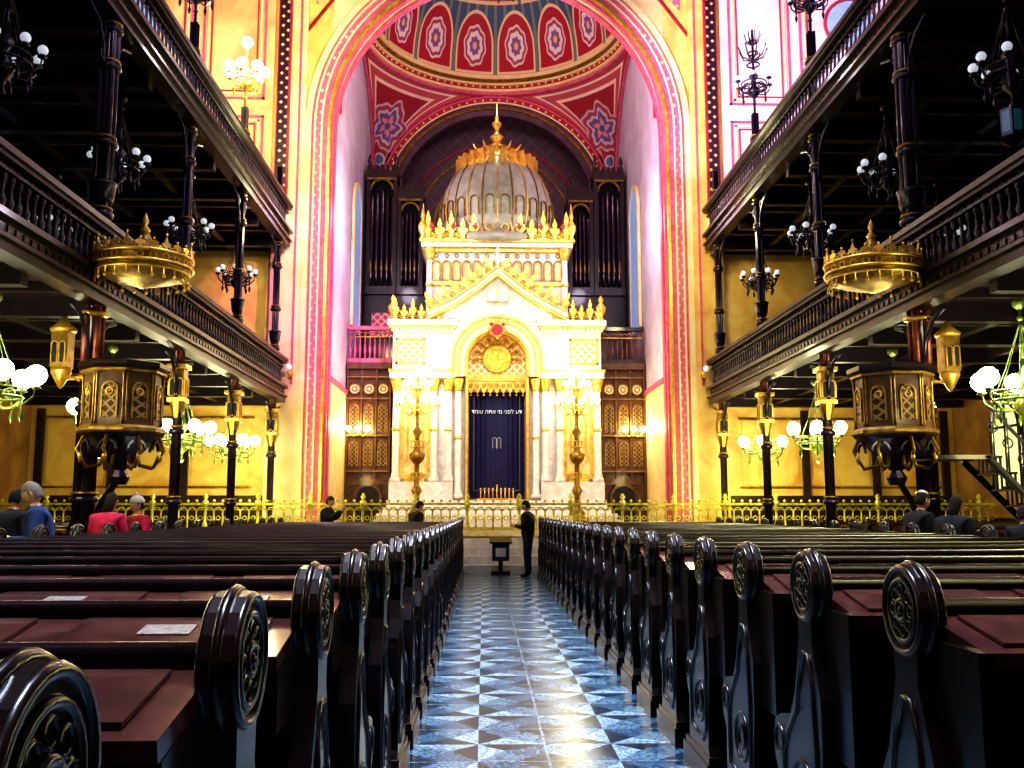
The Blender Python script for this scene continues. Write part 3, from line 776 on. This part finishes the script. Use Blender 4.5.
for i in range(13):
    xx = -1.95 + i * .325
    m.arch(xx, 9.3, .10, .145, 30.0, 30.1, 8.8, dgold, 8); m.archfill(xx, 9.3, .10, 30.05, 30.1, 8.8, marble2, 8)
    m.ring(xx, 30.06, 9.6, .06, .015, dgold, 8, 4, 'xz')
for sx in (-1, 1): mcol(m, sx * 2.15, 30.1, 7.4, 9.85, .12)
m.box(-2.3, 2.3, 30.0, 33.1, 9.72, 9.85, gold); m.box(-2.42, 2.42, 29.88, 33.2, 9.85, 10.0, marble); m.box(-2.48, 2.48, 29.82, 33.26, 10.0, 10.08, gold)
crest(m, (-2.4, 10.08), (2.4, 10.08), 29.9, .85, 13, gold); crest(m, (-2.3, 10.08), (2.3, 10.08), 30.0, .6, 17, dgold); m.box(-2.4, 2.4, 29.95, 30.0, 10.08, 10.3, gold)
for i in range(7):
    xx = -2.1 + i * .7; m.prism([(xx - .08, 10.5), (xx, 10.38), (xx + .08, 10.5), (xx, 10.66)], 29.84, 29.88, red)
for sx in (-1, 1):
    crestY(m, sx * 2.4, 29.9, 33.2, 10.08, .8, 8, gold)
    for yy in (29.95, 33.1): m.lathe(sx * 2.38, yy, [(.14, 10.08), (.06, 10.2), (.15, 10.4), (.16, 10.55), (.05, 10.75), (.08, 10.85), (.01, 11.3)], gold, 8)
m.prism([(-.5, 10.1), (.5, 10.1), (.45, 10.6), (0, 11.35), (-.45, 10.6)], 29.84, 29.87, red)
for rr in (0, pi):
    P = [(.26 * sin(rr + 2 * pi * i / 3), 10.6 + .26 * cos(rr + 2 * pi * i / 3)) for i in range(4)]
    m.tube([(p[0], 29.82, p[1]) for p in P], .035, brass, 6)
m.tube([(-.5, 29.85, 10.2), (-.45, 29.85, 10.65), (0, 29.85, 11.4), (.45, 29.85, 10.65), (.5, 29.85, 10.2)], .05, gold, 6)
DY = 31.6
domeg = mat('ark_dome_plaster', (.44, .46, .40), (.33, .33, .27), 2.5, .35, dist=1)
dp = [(1.95, 10.05), (1.95, 10.3), (1.8, 10.36), (1.86, 10.8), (1.93, 11.2), (1.90, 11.6), (1.78, 12.1), (1.55, 12.6), (1.2, 13.05), (.8, 13.38), (.4, 13.6), (.15, 13.75)]
m.lathe(0, DY, dp, domeg, 48)
for i in range(24):
    a = 2 * pi * i / 24
    m.tube([((r + .012) * cos(a), DY + (r + .012) * sin(a), z) for r, z in dp[2:]], .028, gold if i % 2 == 0 else dgold, 5)
    a2 = a + pi / 24
    m.ring((1.88) * cos(a2), DY + 1.88 * sin(a2), 10.45, .12, .025, gold, 10, 4, 'xz')
    m.xf = Matrix.Translation((0, DY, 0)) @ Matrix.Rotation(a2, 4, 'Z')
    m.arch(0, 11.4, .13, .16, -1.96, -1.90, 10.9, dgold, 6)
    m.prism([(-.14, 12.85), (0, 12.6), (.14, 12.85), (.06, 13.3), (-.06, 13.3)], -1.40, -1.1, gold); m.xf = None
m.lathe(0, DY, [(1.16, 13.02), (1.18, 13.1), (.9, 13.34), (.68, 13.52), (.5, 13.6), (.62, 13.7), (.4, 13.8), (.22, 13.9), (.12, 14.0), (.18, 14.1), (.26, 14.18), (.1, 14.3), (.06, 14.45), (.15, 14.58), (.17, 14.68), (.05, 14.8), (.08, 14.9), (.03, 15.0), (.02, 15.4)], gold, 20)
for i in range(12):
    a = 2 * pi * i / 12; m.tube([(.55 * cos(a), DY + .55 * sin(a), 13.55), (.82 * cos(a), DY + .82 * sin(a), 13.6), (.95 * cos(a), DY + .95 * sin(a), 13.78)], [.08, .05, .01], gold, 5)
ark = m.obj('torah_ark')
velvet = mat('navy_velvet', (.016, .018, .12), (.010, .010, .06), 14, .8)
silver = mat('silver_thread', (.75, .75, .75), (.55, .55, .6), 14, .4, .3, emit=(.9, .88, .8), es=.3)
m = M(); vs = []; fs = []; N = 80
for i in range(N + 1):
    x = -.88 + 1.76 * i / N; y = 30.24 + .03 * sin(i * .9) * (0.3 if 25 < i < 55 else 1)
    vs += [(x, y, 1.85), (x, y, 5.3)]
for i in range(N): fs.append((2 * i, 2 * i + 2, 2 * i + 3, 2 * i + 1))
m.add(vs, fs, velvet, True)
dsil = mat('dim_thread', (.25, .26, .4), (.15, .15, .3), 14, .4)
for q in (-.72, .72): m.box(q - .008, q + .008, 30.17, 30.19, 2.1, 5.1, dsil)
m.box(-.72, .72, 30.17, 30.19, 2.1, 2.12, dsil)
for q in (-.07, .07):
    m.arch(q, 3.70, .055, .063, 30.17, 30.19, 3.42, silver, 8)
    for z in (3.46, 3.53, 3.6, 3.67): m.box(q - .03, q + .03, 30.17, 30.18, z, z + .01, dsil)
curtain = m.obj('ark_curtain')
tc = bpy.data.curves.new('inscription', 'FONT'); tc.body = 'דע לפני מי אתה עומד'[::-1]; tc.size = .18; tc.align_x = 'CENTER'; tc.extrude = .006
tc.materials.append(silver); to = bpy.data.objects.new('inscription', tc); S.collection.objects.link(to)
to.location = (0, 30.17, 4.52); to.rotation_euler = (pi / 2, 0, 0); to.parent = curtain
m = M(); m.box(-.6, .6, 29.4, 29.7, 1.8, 1.86, gold)
for i in range(9): m.cyl(-.5 + i * .125, 29.55, 1.86, 2.1 + (.1 if i == 4 else 0), .02, gold, 6); m.ball(-.5 + i * .125, 29.55, 2.14 + (.1 if i == 4 else 0), .035, gold, 6)
m.obj('altar_candle_stand')

m = M()
m.lathe(0, 0, [(.35, 0), (.35, .15), (.22, .22), (.25, .4), (.1, .55), (.08, .9), (.16, 1.05), (.08, 1.2), (.07, 1.8), (.2, 1.95), (.24, 2.1), (.1, 2.2), (.06, 2.6), (.14, 2.75), (.05, 2.9), (.05, 3.9), (.12, 4.0), (.03, 4.15), (.03, 4.45)], dgold, 12)
for z, Rr, nn in ((3.5, .62, 10), (4.0, .36, 6)):
    m.ring(0, 0, z, Rr * .7, .02, gold, 24, 5)
    for i in range(nn):
        a = 2 * pi * i / nn; c, s_ = cos(a), sin(a)
        m.tube([(c * .05, s_ * .05, z - .1), (c * Rr * .5, s_ * Rr * .5, z - .25), (c * Rr, s_ * Rr, z)], .018, gold, 5)
        m.cyl(c * Rr, s_ * Rr, z, z + .12, .03, gold, 6); m.ball(c * Rr, s_ * Rr, z + .2, .07, litw, 10)
m.ball(0, 0, 4.52, .08, litw, 10)
for i in range(6):
    a = 2 * pi * i / 6; m.ring(.16 * cos(a), .16 * sin(a), 2.4, .1, .015, gold, 10, 4, 'xz'); m.ring(.12 * cos(a), .12 * sin(a), 1.5, .08, .015, gold, 10, 4, 'xz')
gm = m.mesh('great_candelabrum')
for sx in (-1, 1):
    o = place(gm, 'great_candelabrum', (sx * 2.32 - .02, 27.9, 1.0)); light('POINT', 'candelabrum_glow', (sx * 2.3, 27.9, 6.1), 80, (1, .93, .55), .3, parent=o)

for sx in (-1, 1):
    m = M(); f = lambda a, b: sorted((sx * a, sx * b))
    a, b = f(3.42, 4.85); m.box(a, b, 31.1, 31.3, 1.0, 6.2, swood)
    for col in range(3):
        c = sx * (3.68 + col * .46)
        for (zb, zs) in ((2.9, 3.55), (4.0, 4.75)):
            m.arch(c, zs, .13, .16, 31.04, 31.1, zb, dgold, 10); m.archfill(c, zs, .13, 31.07, 31.1, zb, pulpit_lat, 10)
            m.box(c - .01, c + .01, 31.03, 31.07, zb, zs, swood)
        m.ring(c, 31.06, 5.40, .17, .03, dgold, 16, 5, 'xz'); m.prism([(c + .15 * cos(2 * pi * i / 12), 5.40 + .15 * sin(2 * pi * i / 12)) for i in range(12)], 31.06, 31.1, marble2)
        m.ring(c, 31.05, 5.40, .08, .02, red, 12, 5, 'xz')
    for xx in (3.45, 3.9, 4.37, 4.82): a, b = f(xx - .03, xx + .03); m.box(a, b, 30.98, 31.1, 1, 6.2, swood)
    for z in (2.7, 3.85, 5.05, 5.75): a, b = f(3.42, 4.85); m.box(a, b, 30.96, 31.1, z, z + .07, swood); m.box(a, b, 30.95, 30.96, z + .02, z + .05, dgold)
    a, b = f(3.42, 4.85); m.box(a, b, 30.9, 31.3, 6.05, 6.25, swood)
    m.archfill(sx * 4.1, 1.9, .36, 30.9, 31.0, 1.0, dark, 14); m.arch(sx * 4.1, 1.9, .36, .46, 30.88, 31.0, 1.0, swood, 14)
    m.prism([(sx * 4.1 - .6, 2.3), (sx * 4.1 + .6, 2.3), (sx * 4.1, 2.65)], 30.9, 31.0, swood)
    m.obj('wooden_screen')
    m = M(); a, b = f(3.42, 4.85)
    bm_ = pink if sx < 0 else gwood2  # pink light on the left balustrade is put into its colour
    m.box(a, b, 31.0, 31.2, 6.26, 6.4, bm_); m.box(a, b, 31.0, 31.2, 7.35, 7.47, bm_); m.box(a, b, 31.06, 31.12, 7.1, 7.14, dgold)
    for i in range(9):
        c = sx * (3.5 + i * .16); m.lathe(c, 31.1, [(.04, 6.4), (.025, 6.5), (.05, 6.7), (.02, 6.9), (.02, 7.35)], pink if sx < 0 else rediron, 6); m.arch(c + .08 * (-sx), 7.2, .05, .085, 31.07, 31.13, None, rediron, 6)
    m.obj('organ_loft_balustrade')
m = M(); m.box(-4.85, 4.85, 33.4, 37.2, 6.1, 6.3, gwood)
for sx in (-1, 1): a, b = sorted((sx * 3.42, sx * 4.85)); m.box(a, b, 31.32, 33.4, 6.1, 6.3, gwood)
m.obj('organ_loft')
m = M()
m.box(-4.8, 4.8, 34.5, 36.2, 6.3, 9.3, gwood)
for sx in (-1, 1):
    for (x0, x1, zt) in ((2.75, 3.55, 13.2), (3.72, 4.7, 14.0)):
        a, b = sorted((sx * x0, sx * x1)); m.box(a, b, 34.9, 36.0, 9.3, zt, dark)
        for xx in (a, b): m.box(xx - .07, xx + .07, 34.4, 34.9, 9.3, zt + .15, gwood2); m.lathe(xx, 34.6, [(.1, zt + .15), (.04, zt + .3), (.08, zt + .45), (.01, zt + .7)], gwood2, 6)
        m.box(a - .1, b + .1, 34.35, 36, zt - .3, zt, gwood2); m.box(a - .1, b + .1, 34.35, 34.9, 9.3, 9.6, gwood2); m.box(a - .05, b + .05, 34.33, 34.4, zt - .38, zt - .3, dgold)
        k = 5
        for i in range(k):
            c = a + (b - a) * (i + .5) / k; r = (b - a) / k * .42; top = zt - .7 - .12 * abs(i - 2)
            m.lathe(c, 34.7, [(.02, 9.6), (r, 10.0), (r, top), (r * .9, top + .02)], pipe, 10)
            m.prism([(c - r * .5, 10.3), (c, 10.15), (c + r * .5, 10.3), (c, 10.7)], 34.7 - r - .01, 34.7 - r + .03, dgold)
            m.box(c - .06, c + .06, 34.35, 34.6, zt, zt + .2, gwood2)
        m.arch((a + b) / 2, zt - .75, (b - a) / 2 - .12, (b - a) / 2 - .04, 34.4, 34.5, None, dgold, 12)
m.box(-2.7, 2.7, 34.9, 36, 9.3, 12.0, gwood)
for i in range(21):
    c = -2.4 + .24 * i; m.lathe(c, 34.75, [(.02, 9.4), (.1, 9.7), (.1, 11.2 + .7 * cos(c)), (.09, 11.22 + .7 * cos(c))], pipe, 8)
for sx in (-1, 1):
    a, b = sorted((sx * 3.6, sx * 4.5)); m.box(a, b, 34.35, 34.5, 7.7, 8.6, redlat if sx < 0 else gwood2)
m.obj('pipe_organ')

def sconce(name, x, y, z, nn, gm_, en, d=1):
    m = M(); m.lathe(0, -.03, [(.06, -.1), (.08, 0), (.05, .1)], gold, 8)
    for i in range(nn):
        q = (i - (nn - 1) / 2) * .3
        m.tube([(0, 0, 0), (q * .5, -.2, -.12), (q, -.35, 0)], .02, gold, 5); m.ball(q, -.35, .12, .09, gm_, 10)
    o = m.obj(name, (x, y, z))
    if en: light('POINT', 'sconce_glow', (x, y - .6, z + .3), en, (1, .82, .35), .15, parent=o)
for sx in (-1, 1):
    sconce('wall_sconce', sx * 4.4, 30.88, 3.95, 3, litw, 30)
    sconce('wall_sconce', sx * 5.8, 26.74, 5.3, 1, white, 0)

m = M(); m.lathe(0, 0, [(.02, .6), (.06, .5), (.2, .42), (.22, .38), (.17, .36), (.17, -.05), (.2, -.1), (.05, -.2)], iron, 6, False); m.cyl(0, 0, .5, 1.9, .015, iron, 6)
gl = mat('lantern_glass', (.05, .18, .22), None, 4, .2, emit=(.15, .5, .65), es=.05)
for i in range(6):
    a = 2 * pi * (i + .5) / 6; m.xf = Matrix.Rotation(a, 4, 'Z'); m.box(.149, .154, -.06, .06, .0, .32, gl); m.xf = None
m.obj('gallery_lantern', (7.3, 13.2, 6.95))

# ------------------------------------------------------------------ people
skin = mat('skin', (.62, .36, .24), (.55, .30, .2), 8, .5)
def cloth(n, c): return mat(n, c, tuple(x * .6 for x in c), 10, .85)
cblack = cloth('black_cloth', (.018, .016, .022)); cblue = cloth('blue_jacket', (.03, .07, .22)); cred = cloth('red_jacket', (.60, .02, .10))
cjean = cloth('denim', (.03, .04, .08)); cgrey = cloth('grey_hair', (.30, .27, .25)); cbrown = cloth('brown_hair', (.03, .018, .012)); cwhite = cloth('white_wool', (.75, .75, .72)); cyel = cloth('yellow_scarf', (.8, .6, .1)); shoe = cloth('shoe_leather', (.01, .01, .01))
def person(name, loc, rz, h=1.72, top=cblack, legs=cblack, hair=cbrown, lean=0, headtilt=0, arms='down', hat=None, pack=None, bulk=1.0, longhair=False):
    s = h / 1.72
    J = {}; Rr = {}; E = []
    def j(n, p, r, parent=None, mt=top):
        J[n] = Vector(p); Rr[n] = r if isinstance(r, tuple) else (r, r)
        if parent: E.append((parent, n, mt))
    j('pelvis', (0, 0, .93), (.155 * bulk, .12 * bulk)); j('waist', (0, 0, 1.08), (.145 * bulk, .115 * bulk), 'pelvis'); j('chest', (0, -.01, 1.26), (.165 * bulk, .125 * bulk), 'waist')
    j('upper', (0, -.01, 1.38), (.13 * bulk, .10), 'chest'); j('neck', (0, 0, 1.46), .062, 'upper'); j('skull', (0, .015, 1.54), .055, 'neck', skin)
    for sg, t in ((-1, 'L'), (1, 'R')):
        j('sh' + t, (sg * .175, -.01, 1.38), .07 * bulk, 'upper')
        if arms == 'down': el, wr = (sg * .23, -.03, 1.10), (sg * .22, .07, .88)
        elif arms == 'front': el, wr = (sg * .23, .03, 1.12), (sg * .09, .26, 1.17)
        elif arms == 'up': el, wr = (sg * .24, .12, 1.22), (sg * .07, .30, 1.42)
        else: el, wr = (sg * .24, .05, 1.10), (sg * .16, .30, 1.02)
        j('el' + t, el, .05 * bulk, 'sh' + t); j('wr' + t, wr, .034, 'el' + t)
        d = (Vector(wr) - Vector(el)).normalized()
        hp = Vector(wr) + d * .06; j('hd' + t, hp, .034, 'wr' + t, skin)
        inw = Vector((-sg, 0, 0)); lat = d.cross(inw).normalized()
        for q, L in ((-1.5, .075), (-.5, .085), (.5, .08), (1.5, .062)):
            b0 = hp + d * .03 + lat * q * .018; k1 = b0 + d * L * .5 + inw * .008; k2 = k1 + d * L * .4 + inw * .03
            j('f%s%g' % (t, q), b0, .010, 'hd' + t, skin); j('g%s%g' % (t, q), k1, .009, 'f%s%g' % (t, q), skin); j('h%s%g' % (t, q), k2, .008, 'g%s%g' % (t, q), skin)
        b0 = hp - lat * .035 + inw * .01; j('t' + t, b0, .012, 'hd' + t, skin); j('u' + t, b0 - lat * .02 + d * .045 + inw * .015, .010, 't' + t, skin)
        j('hip' + t, (sg * .085, 0, .88), .10, 'pelvis', legs); j('kn' + t, (sg * .095, .015, .50), .066, 'hip' + t, legs); j('an' + t, (sg * .10, -.01, .10), .048, 'kn' + t, legs)
        j('ft' + t, (sg * .10, .05, .045), .045, 'an' + t, shoe); j('to' + t, (sg * .115, .15, .035), .035, 'ft' + t, shoe)
    low = ('hip', 'kn', 'an', 'ft', 'to')
    piv = Vector((0, 0, .95)); Lm = Matrix.Rotation(-radians(lean), 3, 'X')
    def bend(p): return piv + Lm @ (p - piv)
    for k_ in J:
        if not k_.startswith(low) and k_ != 'pelvis': J[k_] = bend(J[k_])
    names = list(J); idx = {n: i for i, n in enumerate(names)}
    me = bpy.data.meshes.new('tmp'); me.from_pydata([tuple(J[n]) for n in names], [(idx[a], idx[b]) for a, b, _ in E], [])
    ob = bpy.data.objects.new('tmp', me); S.collection.objects.link(ob)
    ob.modifiers.new('skin', 'SKIN'); sv = me.skin_vertices[0].data
    for n in names: sv[idx[n]].radius = Rr[n]
    for n in names: sv[idx[n]].use_root = (n == 'pelvis')
    sb = ob.modifiers.new('sub', 'SUBSURF'); sb.levels = 2; sb.render_levels = 2
    dg = bpy.context.evaluated_depsgraph_get(); dg.update(); ev = ob.evaluated_get(dg); em = ev.to_mesh()
    vs = [tuple(v.co) for v in em.vertices]; fs = [list(p.vertices) for p in em.polygons]; fm = []
    for p in em.polygons:
        c = p.center; best = None
        for a, b, mt in E:
            A, B = J[a], J[b]; d = B - A; t = max(0, min(1, (c - A).dot(d) / max(1e-6, d.dot(d)))); dd = (c - A - d * t).length - .5 * (Rr[a][0] + (Rr[b][0] - Rr[a][0]) * t)
            if best is None or dd < best[0]: best = (dd, mt)
        fm.append(best[1])
    ev.to_mesh_clear(); bpy.data.objects.remove(ob)
    m = M(); m.v += vs
    for f, mt in zip(fs, fm): m.f.append(f); m.mi.append(m.k(mt)); m.sm.append(True)
    hc = bend(Vector((0, .03, 1.61))); HM = Matrix.Translation(hc) @ (Matrix.Rotation(-radians(lean * .6 + headtilt), 4, 'X'))
    m.xf = HM; NN, K = 20, 16; hv = []; hf = []
    for jx in range(K + 1):
        th = pi * jx / K
        for i in range(NN):
            ph = 2 * pi * i / NN; x = sin(th) * cos(ph); y = sin(th) * sin(ph); z = -cos(th)
            w = 1 - .22 * max(0, -z) ** 1.5
            X = .075 * x * w; Y = .095 * y * (1 - .1 * max(0, -z)); Z = .118 * z
            if y > .75 and abs(x) < .25 and -.45 < z < .15: Y += .016 * (1 - abs(x) * 4) * (1 - (z + .3) ** 2 * 3)
            if y > .7 and abs(abs(x) - .35) < .15 and .0 < z < .25: Y -= .006
            if y > .6 and abs(x) < .4 and z < -.7: Y += .01
            hv.append((X, Y, Z))
    for jx in range(K):
        for i in range(NN): i2 = (i + 1) % NN; hf.append((jx * NN + i, jx * NN + i2, (jx + 1) * NN + i2, (jx + 1) * NN + i))
    m.add(hv, hf, skin, True)
    for sg in (-1, 1):
        m.ball(sg * .028, .082, .01, .010, cwhite, 8); m.ball(sg * .028, .090, .01, .005, cblack, 6)
        m.lathe(sg * .076, 0, [(.006, -.03), (.016, -.015), (.02, .01), (.01, .03)], skin, 8, sx=.5)
        m.tube([(sg * .015, .093, .03), (sg * .045, .083, .032)], .004, hair, 4)
    m.tube([(-.022, .086, -.058), (0, .092, -.06), (.022, .086, -.058)], .005, red, 5)
    hv = []; hf = []
    for jx in range(K + 1):
        th = pi * jx / K
        for i in range(NN):
            ph = 2 * pi * i / NN; x = sin(th) * cos(ph); y = sin(th) * sin(ph); z = -cos(th)
            lim = .35 if y > .35 else (-.1 if y > -.1 else (-.65 if not longhair else -1.5))
            k_ = 1.10 if z > lim else .85
            zz = .118 * z * k_ - (.06 if longhair and y < 0 and z < -.2 else 0)
            hv.append((.075 * x * k_, .095 * y * k_ - .006, zz + .004))
    for jx in range(K):
        for i in range(NN): i2 = (i + 1) % NN; hf.append((jx * NN + i, jx * NN + i2, (jx + 1) * NN + i2, (jx + 1) * NN + i))
    m.add(hv, hf, hair, True)
    if hat == 'kippah': m.lathe(0, -.02, [(.078, .085), (.066, .112), (.04, .13), (.005, .14)], cwhite, 14)
    if hat == 'wool':
        m.lathe(0, -.005, [(.09, .03), (.098, .05), (.095, .09), (.07, .13), (.03, .15), (.005, .155)], cwhite, 14, sy=1.15); m.ball(0, 0, .17, .03, cwhite, 8)
    m.xf = None
    nb = bend(Vector((0, 0, 1.455))); m.ring(nb.x, nb.y, nb.z, .07, .025, top if name != 'visitor_in_white_hat' else cyel, 16, 6)
    if pack:
        m.xf = Matrix.Translation(bend(Vector((0, -.2, 1.2))))
        m.lathe(0, 0, [(.08, -.22), (.13, -.2), (.15, -.05), (.14, .12), (.08, .2), (.02, .22)], pack, 12, sy=.6); m.xf = None
    o = m.obj(name, loc, rz); o.scale = (s, s, s); return o
person('standing_man', (.60, 21.9, 0), radians(70), 1.70, cblack, cjean, cbrown, 2, 15, 'front', bulk=1.4)
person('visitor_by_railing', (-4.2, 23.6, 0), radians(-100), 1.82, cblack, cblack, cbrown, 4, 5, 'up', bulk=1.35)
person('visitor_leaning', (-2.1, 23.5, 0), radians(-60), 1.72, cblack, cblack, cbrown, 12, 15, 'forward', bulk=1.4)
person('grey_haired_man', (-5.22, 10.75, 0), radians(110), 1.80, cblue, cjean, cgrey, 8, 20, 'front', bulk=1.35)
person('visitor_in_black', (-5.85, 11.2, 0), radians(-20), 1.76, cblack, cblack, cbrown, 12, 15, 'front', bulk=1.35)
person('visitor_in_red', (-5.38, 12.95, 0), radians(-10), 1.72, cred, cblack, cbrown, 6, 10, 'front', pack=None, bulk=1.4, longhair=True)
person('visitor_in_white_hat', (-5.55, 14.6, 0), radians(140), 1.68, cred, cblack, cbrown, 0, 5, 'front', hat='wool', bulk=1.4)
person('man_with_kippah', (5.3, 12.6, 0), radians(-80), 1.74, cblack, cblack, cbrown, 6, 12, 'front', hat='kippah', bulk=1.4)
person('dark_haired_visitor', (5.42, 11.9, 0), radians(-60), 1.68, cblack, cblack, cbrown, 8, 12, 'front', longhair=True, bulk=1.4)
person('visitor_in_dark_coat', (5.85, 11.0, 0), radians(-20), 1.55, cblack, cblack, cbrown, 8, 12, 'front', bulk=1.4)

# ------------------------------------------------------------------ lights
for sx in (-1, 1):
    light('AREA', 'daylight_through_windows', (sx * 12.5, 12, 14.5), 600, (.66, .60, 1.0), 24, (0, 14, 3), sy=4)
ofill = light('AREA', 'overhead_fill', (0, 8.5, 18.9), 1150, (.70, .80, 1.0), 3, (0, 8.5, 0), sy=15)  # added cool fill from above for the floor and pew tops
ofill.data.spread = radians(50)
light('SPOT', 'rose_window_light', (0, -8, 14), 3600, (.95, .82, 1.0), 1.2, (0, 27, 12), spot=42)
light('SPOT', 'gallery_floodlight', (5.5, 8, 11.6), 11000, (.95, .30, .95), .3, (-5.0, 27.5, 7.5), spot=18)
light('SPOT', 'gallery_floodlight', (-5.5, 10, 13.5), 16000, (.98, .76, 1.0), .3, (9.6, 27, 14), spot=32)
light('SPOT', 'gallery_floodlight', (5.6, 10, 13.5), 9000, (1.0, .88, .60), .3, (-9.2, 27, 14), spot=34)
light('SPOT', 'ark_floodlight', (0, 14, 17.5), 3800, (1.0, .92, .92), .4, (0, 30, 6), spot=34)
for sx in (-1, 1):
    light('POINT', 'apse_lamp', (sx * 3.6, 28.8, 10.5), 140, (.92, .78, 1.0), .3)
    light('POINT', 'altar_wall_fill', (sx * 5.0, 23.0, 9.0), 260, (1, .9, .5), .3)  # added fill without a fixture, set off the wall to avoid hot spots
    light('POINT', 'rail_fill', (sx * 5.0, 23.6, 2.6), 45, (1, .95, .4), .2)  # added fill in front of the balustrade to brighten the brass
light('POINT', 'dome_lamp', (0, 31, 16.6), 280, (1.0, .85, .88), .4)
w = bpy.data.worlds.new('world'); S.world = w; w.use_nodes = True
w.node_tree.nodes['Background'].inputs[0].default_value = (.3, .25, .4, 1); w.node_tree.nodes['Background'].inputs[1].default_value = .3

# ------------------------------------------------------------------ camera
cd = bpy.data.cameras.new('camera'); cd.sensor_width = 36; cd.lens = 33.75; cd.clip_start = .05; cd.clip_end = 200
co = bpy.data.objects.new('camera', cd); S.collection.objects.link(co)
co.location = (-.4, 0, 1.5); co.rotation_euler = (radians(90 + 7.48), 0, radians(-1.67)); S.camera = co
